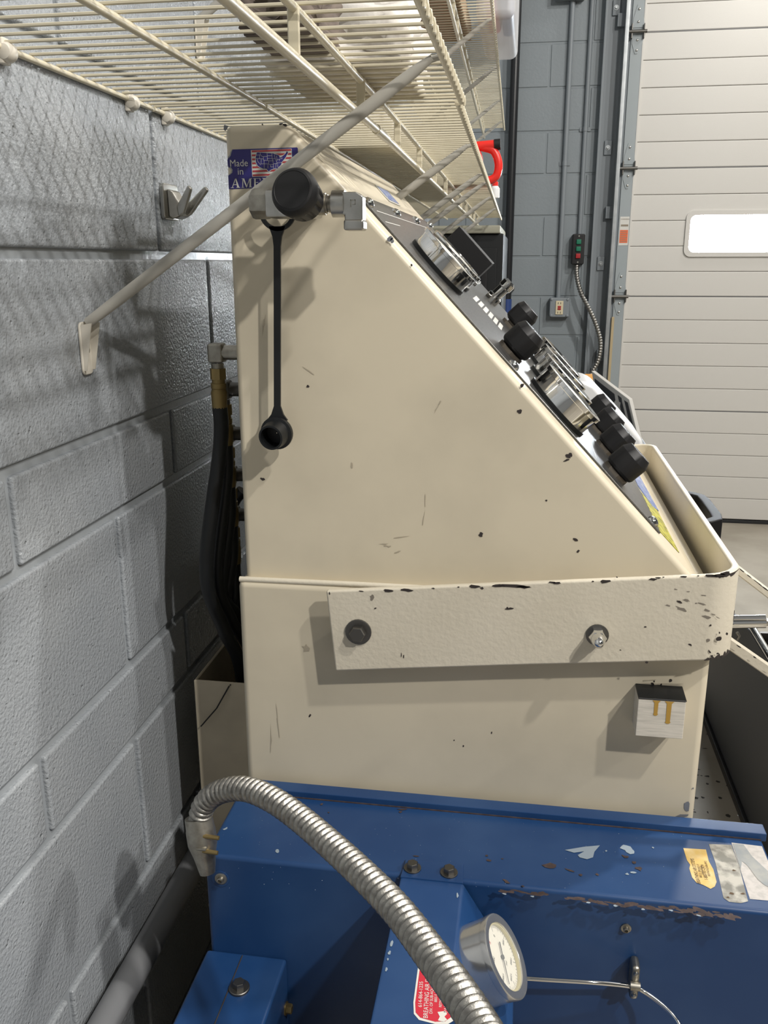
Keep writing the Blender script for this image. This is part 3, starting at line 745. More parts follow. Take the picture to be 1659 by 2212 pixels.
# gauges
def gauge(s, y, r=0.046, h=0.034):
    M = axisM(PN(s, y, 0.0027), ND)
    g = part('pressure_gauge', MB().lathe([(r*0.99, 0.004), (r*0.985, h*0.55), (r*0.99, h*0.8)], 40, M), 'chrome', con)
    part('gasket', MB().lathe([(r*1.04, 0), (r*1.04, 0.005)], 40, M), 'black_rubber', g)
    part('bezel', MB().lathe([(r*0.99, h*0.78), (r*1.045, h*0.80), (r*1.05, h*0.97), (r*1.0, h), (r*0.90, h), (r*0.88, h*0.93)], 40, M, cap=False), 'chrome', g)
    part('dial', MB().lathe([(r*0.9, h*0.88), (r*0.9, h*0.90)], 32, M), 'dial_white', g)
    part('needle', MB().box((-0.001, -0.008, h*0.905), (0.001, r*0.7, h*0.915), M=M @ Matrix.Rotation(0.7, 4, 'Z')), 'dial_ink', g)
    return g
for y in (1.145, 1.265): gauge(0.206, y, 0.043, 0.026)
for y in (1.085, 1.225, 1.365, 1.505): gauge(0.430, y, 0.0440, 0.030)
# regulator housing and chrome fitting at the far end of the top row
bs = part('meter_box', MB().prism([PN(0.160, 1.50, 0.008), PN(0.240, 1.50, 0.008), PN(0.240, 1.50, 0.047), PN(0.160, 1.50, 0.047)], (0, 0.09, 0), 0.0015, 2), 'black_plastic', con, 'square black meter box')
part('meter_flange', MB().prism([PN(0.153, 1.49, 0.0027), PN(0.248, 1.49, 0.0027), PN(0.248, 1.49, 0.009), PN(0.153, 1.49, 0.009)], (0, 0.11, 0), 0.001, 1), 'steel', bs)
m = MB().lathe([(0.013, 0), (0.013, 0.012), (0.010, 0.014), (0.010, 0.03), (0.012, 0.032), (0.012, 0.042), (0.008, 0.046)], 18, axisM(PN(0.282, 1.54, 0.0027), ND))
part('chrome_fitting', m, 'chrome', con, 'chrome fitting beside the meter box')
# knobs
def knob_mesh(r=0.0215, h=0.036):
    n = 48; prof = [(0.70, 0.0), (0.94, 0.09), (1.0, 0.16), (1.0, 0.74), (0.80, 0.97), (0.76, 1.0)]
    vs = []; fs = []
    for j, (k, q) in enumerate(prof):
        for i in range(n):
            a = 2*math.pi*i/n
            groove = (0.955 if i % 6 in (0,) else 1.0) if 1 <= j <= 3 else 1.0
            hexk = 1.0/max(math.cos((a % (math.pi/4))-math.pi/8), 0.1)*math.cos(math.pi/8)
            hexk = 0.5+0.5*hexk
            vs.append((r*k*groove*hexk*math.cos(a), r*k*groove*hexk*math.sin(a), h*q))
    for j in range(len(prof)-1):
        for i in range(n): fs.append((j*n+i, j*n+(i+1) % n, (j+1)*n+(i+1) % n, (j+1)*n+i))
    fs += [tuple(range(n))[::-1], tuple((len(prof)-1)*n+i for i in range(n))]
    me = MB().add(vs, fs).mesh('valve_knob', 25); me.materials.append(MATS['black_plastic']); return me
KM = knob_mesh()
nm = MB().lathe([(0.0185, 0), (0.0185, 0.0045), (0.0175, 0.005)], 8).lathe([(0.0125, 0.005), (0.0125, 0.008)], 6).mesh('lock_nut'); nm.materials.append(MATS['nut_brown'])
def knob(s, y, h0=0.015, k=1.0):
    M = axisM(PN(s, y, 0.0027+h0), ND) @ Matrix.Scale(k, 4)
    o = part('valve_knob', KM, 'black_plastic', con, Mw=M)
    part('lock_nut', nm, 'nut_brown', o, Mw=axisM(PN(s, y, 0.0027), ND) @ Matrix.Scale(k, 4))
knob(0.344, 1.115, 0.0045); knob(0.335, 1.46, 0.008)
for y in (1.085, 1.225, 1.37, 1.51): knob(0.5385, y, 0.0035, 1.0)
# signs on the cream strip below the panel
part('yellow_sign', MB().prism([PN(0.620, 1.05, 0.0003), PN(0.655, 1.05, 0.0003), PN(0.655, 1.24, 0.0003), PN(0.620, 1.24, 0.0003)], ND*0.0006), 'sign_yellow', con, 'yellow printed caution sign')
part('blue_sign', MB().prism([PN(0.640, 1.22, 0.0003), PN(0.660, 1.25, 0.0003), PN(0.655, 1.45, 0.0003), PN(0.622, 1.47, 0.0003), PN(0.620, 1.28, 0.0003)], ND*0.0008), 'sign_blue', con, 'blue printed sign')

# ---- MADE IN AMERICA sticker
yk = YC-0.0003
def C(px, py, d=0.0): 
    return W(px, py, 'y', yk-d)
def cr3(x, y, d=0.0): return C(460+x/8.295, 240+y/8.295, d)
stk = part('country_sticker', MB().poly([cr3(x, y) for x, y in ((340, 688), (1505, 650), (1520, 665), (1545, 1352), (285, 1400), (272, 1160), (300, 1125), (345, 1100), (350, 1050), (320, 1010), (288, 1020), (268, 985), (258, 880), (280, 820), (310, 790), (318, 735))]), 'sticker_blue', con, 'torn blue flag map sticker')
part('torn_edge', MB().poly([cr3(x, y, 0.00015) for x, y in ((340, 688), (350, 692), (330, 745), (318, 800), (285, 838), (262, 850), (268, 820), (300, 785), (310, 735))]).poly([cr3(x, y, 0.00015) for x, y in ((290, 1010), (318, 1000), (352, 1050), (346, 1105), (305, 1140), (285, 1148), (322, 1105), (330, 1055))]), 'label_gap', stk)
part('flag_ground', MB().poly([cr3(x, y, 0.0002) for x, y in ((678, 700), (1410, 672), (1432, 1160), (705, 1178))]), 'sticker_white', stk)
m = MB()
for k in range(7):
    a = 706+k*71.5; xa = 693+k*3.2
    m.poly([cr3(x, y, 0.0004) for x, y in ((xa, a), (1400+k*3, a-27), (1402+k*3, a+3), (xa+2, a+32))])
part('stripes', m, 'sticker_red', stk)
usa = [(785, 735), (840, 735), (970, 748), (1075, 752), (1110, 768), (1145, 775), (1185, 790), (1200, 830), (1250, 800), (1285, 770), (1305, 745), (1320, 712), (1340, 722), (1348, 755), (1325, 790), (1308, 830), (1275, 870), (1235, 920), (1230, 955), (1205, 985), (1175, 1010), (1190, 1060), (1185, 1075), (1160, 1035), (1120, 1030), (1080, 1040), (1040, 1055), (1005, 1085), (985, 1075), (955, 1035), (910, 1040), (850, 1015), (800, 985), (770, 930), (760, 850), (770, 790)]
part('map', MB().poly([cr3(x, y, 0.0006) for x, y in usa]), 'sticker_blue', stk)
m = MB()
def ln(pts, w=2.6, d=0.0008, closed=False):
    for (x0, y0), (x1, y1) in zip(pts[:-1], pts[1:]):
        L = math.hypot(x1-x0, y1-y0) or 1; nx, ny = -(y1-y0)/L*w, (x1-x0)/L*w
        m.poly([cr3(x0+nx, y0+ny, d), cr3(x1+nx, y1+ny, d), cr3(x1-nx, y1-ny, d), cr3(x0-nx, y0-ny, d)])
ln(usa+[usa[0]], 4)
for l in (((775, 790), (845, 785)), ((845, 740), (850, 785), (885, 815), (970, 810)), ((765, 850), (900, 855)), ((835, 790), (832, 850)), ((905, 815), (905, 880), (990, 885)), ((795, 855), (800, 895), (855, 965)), ((865, 860), (862, 940)), ((855, 945), (1000, 945)), ((915, 885), (918, 1035)), ((970, 752), (975, 880)), ((975, 800), (1060, 800)), ((975, 850), (1070, 850)), ((990, 890), (1085, 890)), ((1000, 885), (1000, 940)), ((985, 945), (985, 1030)), ((1000, 955), (1085, 960)), ((1030, 965), (1035, 1000), (1090, 1000)), ((1055, 755), (1060, 850), (1075, 890), (1090, 1030)), ((1070, 855), (1115, 850)), ((1100, 780), (1115, 850), (1140, 900), (1150, 940)), ((1085, 945), (1150, 940)), ((1140, 800), (1150, 890)), ((1155, 870), (1230, 850)), ((1190, 860), (1190, 895)), ((1150, 930), (1230, 920)), ((1130, 945), (1125, 1020)), ((1160, 950), (1165, 1020)), ((1235, 830), (1240, 860))):
    ln(list(l), 2.3)
part('map_lines', m, 'sticker_white', stk)
m = MB()
ex = (cr3(1000, 1000)-cr3(300, 1021)).normalized(); ez = V((0, 0, 1))
su = (cr3(400, 1000)-cr3(300, 1000)).length/100.0
def tx(body, x, y, size, sx=1.0, d=0.0007): text(m, body, size*su*1.42, frame(cr3(x, y, d), ex, ez), sx=sx)
tx('Made', 300, 995, 112, 0.95); tx('in', 440, 1140, 112, 1.0)
# seriffed capitals
def glyph(polys, x, y, w, h):
    for pl_ in polys: m.poly([cr3(x+px*w, y-py*h-0.03*px*w, 0.0007) for px, py in pl_])
SER = lambda x0, x1, y: [(x0, y), (x1, y), (x1, y+0.05), (x0, y+0.05)]
gA = [[(0.12, 0), (0.20, 0), (0.50, 0.86), (0.55, 1.0), (0.46, 1.0)], [(0.46, 1.0), (0.58, 1.0), (0.92, 0), (0.70, 0)], [(0.28, 0.30), (0.72, 0.30), (0.70, 0.37), (0.30, 0.37)], SER(0.0, 0.34, 0), SER(0.60, 1.0, 0)]
gM = [[(0.10, 0), (0.16, 0), (0.16, 1.0), (0.10, 1.0)], [(0.10, 1.0), (0.26, 1.0), (0.54, 0.12), (0.46, 0.0)], [(0.46, 0.0), (0.52, 0.0), (0.80, 0.92), (0.80, 1.0), (0.76, 1.0)], [(0.76, 0), (0.92, 0), (0.92, 1.0), (0.76, 1.0)], SER(0.02, 0.26, 0), SER(0.02, 0.22, 0.95), SER(0.70, 1.0, 0), SER(0.78, 1.0, 0.95)]
gE = [[(0.12, 0), (0.32, 0), (0.32, 1), (0.12, 1)], SER(0, 0.95, 0), SER(0, 0.9, 0.95), SER(0.3, 0.65, 0.5), [(0.88, 0), (0.98, 0), (0.98, 0.28), (0.93, 0.28)], [(0.85, 0.72), (0.92, 0.72), (0.92, 1.0), (0.82, 1.0)]]
gR = [[(0.12, 0), (0.32, 0), (0.32, 1), (0.12, 1)], SER(0, 0.45, 0), SER(0, 0.6, 0.95), [(0.55, 0.95), (0.80, 0.88), (0.86, 0.74), (0.80, 0.58), (0.6, 0.5), (0.6, 0.55), (0.68, 0.64), (0.7, 0.76), (0.66, 0.88)], SER(0.3, 0.62, 0.48), [(0.48, 0.5), (0.66, 0.5), (1.0, 0.0), (0.78, 0.0)]]
gI = [[(0.32, 0), (0.62, 0), (0.62, 1), (0.32, 1)], SER(0.1, 0.85, 0), SER(0.1, 0.85, 0.95)]
gC = [[(0.5, 1.0), (0.22, 0.9), (0.08, 0.65), (0.08, 0.35), (0.22, 0.1), (0.5, 0.0), (0.5, 0.05), (0.33, 0.2), (0.28, 0.5), (0.33, 0.8), (0.5, 0.95)], [(0.5, 0.0), (0.8, 0.06), (0.92, 0.22), (0.86, 0.25), (0.7, 0.1), (0.5, 0.05)], [(0.5, 1.0), (0.78, 0.95), (0.9, 0.98), (0.9, 0.68), (0.84, 0.68), (0.72, 0.88), (0.5, 0.95)]]
glyph(gA, 318, 1378, 170, 170); glyph(gM, 510, 1372, 190, 165); glyph(gE, 722, 1364, 140, 160); glyph(gR, 880, 1358, 160, 160); glyph(gI, 1045, 1352, 90, 160); glyph(gC, 1140, 1347, 150, 160); glyph(gA, 1300, 1342, 160, 165)
part('lettering', m, 'sticker_white', stk)

# ---- side valve
vy = 0.905
vk = W(632, 412, 'y', 0.872)
vc = V((0.252, vy, 1.436))
val = part('side_valve', MB().box((0.226, vy-0.017, 1.420), (0.277, vy+0.018, 1.446), 0.003, 2).lathe([(0.0155, -0.0), (0.0155, 0.022)], 24, axisM((0.252, vy, 1.436), (0, -1, 0))).tube([(0.252, vy, 1.434), (0.252, YC, 1.434)], 0.011, 16), 'steel', con, 'steel needle valve on the side')
part('hex_nut', MB().lathe([(0.0135, 0), (0.0148, 0.003), (0.0148, 0.017), (0.0135, 0.02)], 6, axisM((0.2285, vy, 1.434), (-1, 0, 0.0)) @ Matrix.Rotation(math.radians(30), 4, 'Z')).lathe([(0.009, 0.02), (0.009, 0.021)], 16, axisM((0.2285, vy, 1.434), (-1, 0, 0))), 'steel_dull', val)
# knob with grooves round its skirt
n = 60; vs = []; fs = []
prof = [(0.0195, 0.0), (0.0205, 0.004), (0.0225, 0.02), (0.0228, 0.023), (0.0228, 0.029), (0.0200, 0.0345), (0.0178, 0.0355), (0.0174, 0.0350), (0.0, 0.0350)]
for j, (r_, h_) in enumerate(prof):
    for i in range(n):
        a = 2*math.pi*i/n; g = 0.90 if (1 <= j <= 2 and i % 5 in (0, 1)) else 1.0
        vs.append((max(r_, 1e-4)*g*math.cos(a), max(r_, 1e-4)*g*math.sin(a), h_))
for j in range(len(prof)-1):
    for i in range(n): fs.append((j*n+i, j*n+(i+1) % n, (j+1)*n+(i+1) % n, (j+1)*n+i))
fs.append(tuple(range(n))[::-1])
kax = V((-0.12, -1, 0.26)).normalized(); kf = W(630, 409, 'y', 0.858)
part('hand_knob', MB().add(vs, fs, axisM(kf-kax*0.0355, kax)), 'black_plastic', val, 'round black hand knob', ang=30)
m = MB().tube([(0.277, vy, 1.433), (0.284, vy, 1.433)], 0.0105, 16)
for k in range(4): m.tube([(0.284+k*0.0026, vy, 1.433), (0.2863+k*0.0026, vy, 1.433)], 0.0090 if k % 2 == 0 else 0.0080, 18)
part('thread', m, 'steel_dull', val)
# elbow: round collar, squared body, square outlet
m = MB().tube([(0.291, vy, 1.433), (0.3035, vy, 1.433)], 0.0128, 24)
m.prism([(0.302, vy-0.0095, 1.4435), (0.316, vy-0.0095, 1.4435), (0.3225, vy-0.0095, 1.4395), (0.3225, vy-0.0095, 1.4165), (0.3045, vy-0.0095, 1.4165), (0.3045, vy-0.0095, 1.4225), (0.302, vy-0.0095, 1.4225)], (0, 0.019, 0), 0.0025, 3)
m.box((0.3035, vy-0.0112, 1.4075), (0.3235, vy+0.0112, 1.418), 0.0025, 3)
el = part('elbow', m, 'steel', val)
m = MB(); q = vy-0.00975
for a in (((0.3105, 1.4292), (0.3112, 1.4292), (0.3112, 1.4362), (0.3105, 1.4362)), ((0.3105, 1.4355), (0.3155, 1.4355), (0.3155, 1.4362), (0.3105, 1.4362)), ((0.3149, 1.4315), (0.3155, 1.4315), (0.3155, 1.4362), (0.3149, 1.4362)), ((0.3125, 1.4315), (0.3155, 1.4315), (0.3155, 1.4321), (0.3125, 1.4321))): m.prism([(x, q, z) for x, z in a], (0, -0.0003, 0))
part('maker_mark', m, 'steel_dull', el)
# dust cap on its strap
ys = 0.957
ring = [V((0.212+0.0165*math.cos(a), 0.9615, 1.4285+0.0165*math.sin(a))) for a in [2*math.pi*k/32 for k in range(32)]]
m = MB()
vs = []; fs = []; N = 40; cx, cz = 0.2195, 1.4295
for k in range(N):
    a = 2*math.pi*k/N
    for r_ in (0.0200, 0.0155):
        for y in (ys, ys+0.0035): vs.append((cx+r_*math.cos(a), y, cz+r_*math.sin(a)))
for k in range(N):
    a = k*4; b = ((k+1) % N)*4
    fs += [(a, b, b+2, a+2), (a+1, a+3, b+3, b+1), (a, a+1, b+1, b), (a+2, b+2, b+3, a+3)]
m.add(vs, fs)
sx = lambda z_: 0.2185-(1.41-z_)*0.034
m.prism([(sx(1.414)-0.009, ys, 1.4145), (sx(1.405)-0.005, ys, 1.404), (sx(1.395)-0.0037, ys, 1.394), (sx(1.215)-0.0037, ys, 1.222), (sx(1.21)-0.007, ys, 1.2125), (sx(1.2)-0.012, ys, 1.206), (sx(1.2)+0.012, ys, 1.206), (sx(1.21)+0.007, ys, 1.2125), (sx(1.215)+0.0037, ys, 1.222), (sx(1.395)+0.0037, ys, 1.394), (sx(1.405)+0.005, ys, 1.404), (sx(1.414)+0.009, ys, 1.4145)], (0, 0.0035, 0))
st = part('cap_strap', m, 'black_rubber', val, 'long black rubber strap')
cc = V((0.2105, ys, 1.1915))
part('dust_cap', MB().lathe([(0.0185, -0.0035), (0.0190, -0.001), (0.0188, 0.002), (0.0160, 0.003), (0.0145, 0.016), (0.0142, 0.0185), (0.0120, 0.0187), (0.0117, 0.014), (0.0115, 0.0005), (0.0004, 0.0)], 32, axisM(cc, (-0.12, -1, -0.12)), cap=False), 'black_rubber', st, 'open black dust cap')

# ---- paint chips and scuffs on the console
ch = MB(); cg = MB(); ct = MB()
EX, EZ = V((1, 0, 0)), V((0, 0, 1))
def chip(px, py, w, h, rot=0, plane=YC, d=0.0004, mb=None, n=9, jit=0.35):
    c = W(px, py, 'y', plane-d); k = (c-CAM).length/FPX*0.97
    a = math.radians(rot); ex = V((math.cos(a), 0, math.sin(a))); ez = V((-math.sin(a), 0, math.cos(a)))
    blob(mb if mb is not None else ch, c, ex, ez, w*k/2, h*k/2, n, jit)
for x, y, w, h, r in ((1039, 1155, 9, 10, 30), (1227, 985, 7, 13, 70), (1224, 994, 14, 6, 30), (1233, 982, 7, 9, 20), (1122, 889, 10, 9, 30), (1243, 1166, 7, 10, 60), (1249, 1191, 5, 9, -30), (1180, 1081, 4, 4, 0), (889, 573, 5, 5, 0), (568, 1035, 10, 6, -20), (665, 835, 6, 6, 0), (1127, 833, 6, 10, -40)):
    chip(x, y, w, h, r)
for x, y, w, h, r in ((607, 268, 9, 4, 0), (615, 270, 10, 5, -20), (567, 269, 3, 3, 0), (502, 851, 3, 5, 0)): chip(x, y, w, h, r, d=0.0012)
for x, y, w, h, r in ((669, 1546, 4, 9, -30), (981, 1599, 3, 4, 0), (1001, 1612, 3, 5, 0), (1062, 1583, 3, 5, 0), (1497, 1703, 3, 4, 0), (1449, 1470, 6, 8, 0), (1410, 1478, 5, 9, 50), (1428, 1479, 4, 5, 0), (1413, 1472, 3, 4, 0)):
    chip(x, y, w, h, r, plane=0.965, mb=(ch if y < 1620 else cg))
for x, y, w, h, r in ((1484, 1742, 11, 26, -5), (1475, 1762, 26, 9, 5)): chip(x, y, w, h, r, plane=0.965, mb=cg)
for x, y, w, h, r in ((843, 516, 13, 9, 40), (847, 520, 9, 9, 0), (487, 275, 10, 14, 20)): chip(x, y, w, h, r, mb=cg, d=0.0015)
for x, y, w, h, r in ((945, 880, 22, 2, 60), (918, 1085, 2, 26, 0), (915, 1120, 2, 34, -8), (870, 1160, 30, 2, 10), (838, 1180, 16, 4, 0), (860, 1192, 12, 3, 20), (600, 885, 16, 3, -25), (570, 700, 4, 40, -12), (760, 1005, 3, 14, 0), (830, 1175, 20, 3, 0), (950, 870, 3, 14, -30), (665, 800, 24, 2, -35)):
    chip(x, y, w, h, r, mb=ct, jit=0.6)
for x, y, w, h, r in ((1430, 1478, 70, 5, 2), (1400, 1470, 30, 3, 8), (600, 1560, 3, 60, 4), (585, 1600, 3, 70, -3), (660, 1400, 12, 14, 0)): chip(x, y, w, h, r, plane=0.965, mb=ct, jit=0.7)
cy = 0.9375
for x, y, w, h, r in ((838, 1276, 22, 6, 0), (880, 1275, 24, 7, 0), (780, 1277, 12, 3, 0), (936, 1271, 6, 3, 0), (990, 1268, 6, 3, 0), (1025, 1267, 22, 7, 0), (1041, 1271, 8, 6, 0), (1078, 1265, 26, 6, 4), (1110, 1266, 80, 8, 3), (1130, 1268, 30, 6, 0), (1192, 1258, 14, 4, 5), (1203, 1259, 17, 5, 5), (1308, 1256, 22, 8, 5), (1281, 1256, 6, 3, 0), (1411, 1251, 18, 6, 4), (1422, 1248, 14, 3, 0), (1475, 1246, 16, 4, 0), (1535, 1244, 28, 6, 4), (1553, 1242, 26, 6, 6), (1568, 1238, 20, 8, 12), (1433, 1247, 5, 3, 0), (1508, 1244, 4, 3, 0), (1333, 1247, 4, 3, 0), (1101, 1315, 17, 5, 8), (1096, 1313, 4, 4, 0), (811, 1314, 7, 3, 30), (1394, 1354, 4, 4, 0), (1340, 1404, 4, 2, 0), (1397, 1431, 6, 4, 0), (1553, 1380, 13, 11, 0), (1570, 1369, 5, 6, 0), (1554, 1367, 3, 5, 0), (1467, 1300, 12, 5, -20), (1535, 1351, 4, 5, -50), (1538, 1417, 6, 5, 30), (1533, 1408, 4, 8, 30), (1550, 1412, 5, 4, 0), (1557, 1419, 6, 5, 0), (1491, 1393, 9, 4, -30), (867, 1415, 2, 12, 0), (872, 1418, 2, 10, 0), (712, 1282, 3, 8, 0)):
    chip(x, y, w, h, r, plane=cy)
cs = MB()
for x, y, w, h, r in ((1473, 1316, 24, 6, -22), (1484, 1297, 16, 4, -12), (1518, 1305, 18, 3, -14), (1527, 1319, 14, 5, -18), (1528, 1333, 22, 5, -14), (1443, 1308, 10, 3, -10), (1460, 1273, 8, 2, -8), (1487, 1278, 6, 2, 0), (1520, 1286, 10, 2, -5), (1542, 1328, 12, 2, -20), (1550, 1334, 10, 2, -25), (1504, 1303, 6, 2, 0), (1530, 1383, 6, 8, 0), (803, 1290, 8, 12, 0)):
    chip(x, y, w, h, r, plane=cy, mb=cs, jit=0.45)
# chips on the rounded corner and far rim of the bar
for px, py, w, h in ((1583, 1328, 5, 24), (1581, 1277, 3, 6)):
    c = W(px, py, 'x', 0.7244); k = (c-CAM).length/FPX
    blob(ch, c+V((0.0008, -0.0012, 0)), (0.55, 0.83, 0), EZ, w*k*0.6, h*k/2, 9, 0.2)
part('paint_chips', ch, 'chip', con, kind='stuff'); part('worn_patches', cg, 'chip_grey', con, kind='stuff'); part('scuffs', ct, 'scuff', con, kind='stuff'); part('bar_scrapes', cs, 'scrape', bar, kind='stuff')
# ragged chipping along the lower and upper edge of the near bend
cm_ = MB(); R_ = 0.0353; rn = random.Random(11)
def bend(a, z): return V((0.692+R_*math.cos(a), 0.9725+R_*math.sin(a), z))
def ragged(a0, a1, n, zf, hmin, hmax, up):
    hs = [rn.uniform(hmin, hmax)*math.sin(math.pi*(k+0.35)/(n+0.7))**0.6 for k in range(n+1)]
    for k in range(n):
        a, b = math.radians(a0+(a1-a0)*k/n), math.radians(a0+(a1-a0)*(k+1)/n)
        za, zb = zf(bend(a, 0).x), zf(bend(b, 0).x); sg = 1 if up else -1
        cm_.poly([bend(a, za), bend(b, zb), bend(b, zb+sg*hs[k+1]), bend(a, za+sg*hs[k])])
ragged(-88, -18, 22, lambda x: topz(x)-0.0995, 0.001, 0.0075, True)
ragged(-95, -22, 22, lambda x: topz(x)-0.0006, 0.001, 0.0042, False)
part('bend_chips', cm_, 'chip', bar, kind='stuff')

# ================================================================== HOSES BEHIND THE CONSOLE
def hose(px0, py0, y, drop, bulge, end, label, r=0.0078, front=True):
    t0 = W(px0, py0, 'y', y)
    t = thing('air_hose', t0, label, 'hose', 'air hoses behind the console')
    ex = 0.158
    fx = t0.x
    # elbow out of the console back, then brass fitting downwards
    e = MB().tube([(ex+0.004, y, t0.z+0.016), (fx+0.002, y, t0.z+0.016)], 0.0088, 14)
    e.box((fx-0.0095, y-0.0095, t0.z+0.004), (fx+0.010, y+0.0095, t0.z+0.027), 0.0035, 3).tube([(fx, y, t0.z+0.003), (fx, y, t0.z-0.003)], 0.0075, 14)
    part('elbow', e, 'steel_dull' if front else 'steel_dark', t)
    f = MB().lathe([(0.0098, -0.003), (0.0098, -0.016)], 6, Matrix.Translation((fx, y, t0.z))).lathe([(0.008, -0.016), (0.008, -0.021), (0.0092, -0.021), (0.0092, -0.027), (0.0084, -0.028), (0.0098, -0.032), (0.0092, -0.05), (0.0085, -0.055)], 18, Matrix.Translation((fx, y, t0.z)))
    part('brass_fitting', f, 'brass', t)
    s = V((fx, y, t0.z-0.05))
    P = [s, s+V((-0.002, 0, -0.05)), V((fx+bulge[0], y, 0.84+(s.z-0.84)*0.42)), V((fx+bulge[0]*0.8, (y*0.5+end[1]*0.5), 0.90)), V((end[0]-0.004, end[1], 0.825)), V(end)]
    part('hose_line', MB().tube(smoothpath(P, 8), r, 14), 'black_rubber', t)
hose(470, 790, 1.030, 0.42, (-0.030, 0.0), (0.108, 1.10, 0.70), 'nearest black hose with a clean elbow behind the console', 0.0092)
hose(484, 868, 1.060, 0.32, (-0.022, 0.0), (0.115, 1.13, 0.70), 'second black hose from the top elbow down the console back', 0.0080, False)
hose(491, 962, 1.080, 0.24, (-0.018, 0.0), (0.120, 1.16, 0.70), 'third black hose from the top elbow down the console back', 0.0080, False)
hose(497, 1050, 1.100, 0.17, (-0.014, 0.0), (0.118, 1.19, 0.70), 'fourth black hose from the top elbow down the console back', 0.0080, False)
hose(503, 1135, 1.120, 0.12, (-0.012, 0.0), (0.124, 1.22, 0.70), 'lowest black hose elbow just above the cream rim', 0.0080, False)
o = part('hose_loop', MB().tube(smoothpath([W(524, 1060, 'y', 1.2), W(505, 1085, 'y', 1.2), W(500, 1130, 'y', 1.2), W(506, 1190, 'y', 1.18), W(512, 1260, 'y', 1.15), (0.14, 1.15, 0.75)], 8), 0.009, 12), 'black_rubber')
tag(o, 'black hose loop curving out past the console edge above the rim', 'hose')
o = part('cable_tie', MB().tube([W(495, 1482, 'y', 1.056), W(468, 1530, 'y', 1.05), W(434, 1569, 'y', 1.052)], 0.0010, 6).tube([W(497, 1480, 'y', 1.056), W(505, 1474, 'y', 1.075)], 0.001, 6), 'black_plastic')
tag(o, 'thin black cable tie tail hanging over the cream trough', 'cable tie')

# ================================================================== BLUE COMPRESSOR IN FRONT
cmp_ = thing('air_compressor', (0.46, 0.80, 0), 'blue painted air compressor housing with worn labels and rust spots', 'machine')
GZ = 0.735
guard = part('belt_guard', MB().box((0.150, 0.812, 0.10), (0.778, 0.944, GZ), 0.005, 3), 'blue', cmp_)
part('rear_lip', MB().box((0.150, 0.935, GZ-0.002), (0.782, 0.9545, GZ+0.0085), 0.0012, 2), 'blue', guard)
part('lip_gap', MB().box((0.156, 0.9338, GZ-0.001), (0.776, 0.9352, GZ+0.0012)), 'rust', guard)
def dome(px, py, wr, r):
    c = W(px, py, 'y', 0.812)
    o = part('guard_screw', MB().lathe([(wr, 0), (wr, 0.0015), (wr*0.8, 0.002)], 24, axisM(c, (0, -1, 0))).lathe([(r, 0.002), (r*0.9, 0.005), (r*0.55, 0.0055), (r*0.5, 0.003)], 18, axisM(c, (0, -1, 0))), 'steel_dull', guard)
dome(478, 1897, 0.0072, 0.0038); dome(1352, 2004, 0.0055, 0.0032)
part('screw_dish', MB().lathe([(0.0105, 0), (0.0105, 0.0006), (0.0098, 0.0008)], 28, axisM(W(476, 1898, 'y', 0.812), (0, -1, 0))), 'blue', guard)
# gusset: flat top, sloping right cheek, front plate
gx0, gx1 = 0.374, 0.442
prof = [(gx0, GZ+0.001), (gx1, GZ+0.001), (0.492, 0.652), (0.500, 0.640), (0.500, 0.30), (gx0-0.004, 0.30)]
gus = part('pulley_shroud', MB().prism([(x, 0.42, z) for x, z in prof], (0, 0.389, 0), 0.003, 2), 'blue', cmp_)
part('mount_tab', MB().prism([(gx0, 0.806, GZ-0.002), (gx1, 0.806, GZ-0.002), (gx1-0.002, 0.838, GZ-0.002), (gx0+0.002, 0.836, GZ-0.002)], (0, 0, 0.0045), 0.0012, 2), 'blue', gus)
for px, py in ((891, 1876), (970, 1886)):
    c = W(px, py, 'z', GZ+0.0025)
    part('mount_bolt', hexbolt(0.0065, 0.006, 0.0095, 0.0018, axisM(c, (0, 0, 1))), 'steel_dark', gus, 'rusty dark hex bolt')
part('bolt_rust', MB().poly([(gx0+0.002, 0.815, GZ+0.00275), (gx1-0.001, 0.815, GZ+0.00275), (gx1-0.003, 0.835, GZ+0.00275), (gx0+0.003, 0.833, GZ+0.00275)]), 'label_ink', gus) if False else None
# small cover at the lower left
bx_ = part('motor_cover', MB().box((0.146, 0.45, 0.30), (0.242, 0.8125, 0.606), 0.004, 3), 'blue', cmp_)
part('cover_seam', MB().tube([(0.192, 0.46, 0.6062), (0.190, 0.808, 0.6062)], 0.0007, 6), 'chip', bx_)
part('cover_bolt', hexbolt(0.0072, 0.007, 0.0115, 0.003, axisM(W(517, 2136, 'z', 0.606), (0, 0, 1))), 'steel_dark', bx_)
part('side_bolt', hexbolt(0.0058, 0.006, 0.0075, 0.0018, axisM(W(617, 2178, 'x', 0.242), (1, 0, 0))), 'brass', bx_)

# gauge on the sloping cheek
GN = V((0.857, 0, 0.516)).normalized(); GS = V((0.516, 0, -0.857)).normalized()
GN = V((0.84, -0.05, 0.54)).normalized(); r = 0.0405; h = 0.036
gc = W(1095, 2064, 'y', 0.732) - GN*h
Mg = frame(gc, (0.25, -1, 0), None, GN)
g = part('face_gauge', MB().lathe([(r*0.97, -0.008), (r*0.97, h*0.5), (r*0.98, h*0.80)], 48, Mg), 'chrome_worn', cmp_, 'chrome pressure gauge with a white dial')
part('gasket', MB().lathe([(r*1.03, -0.004), (r*1.03, 0.002)], 48, Mg), 'black_rubber', g)
part('bezel', MB().lathe([(r*0.985, h*0.80), (r*1.0, h*0.95), (r*0.985, h*0.99), (r*0.955, h), (r*0.82, h*0.985), (r*0.79, h*0.96), (r*0.785, h*0.84)], 48, Mg, cap=False), 'chrome_worn', g)
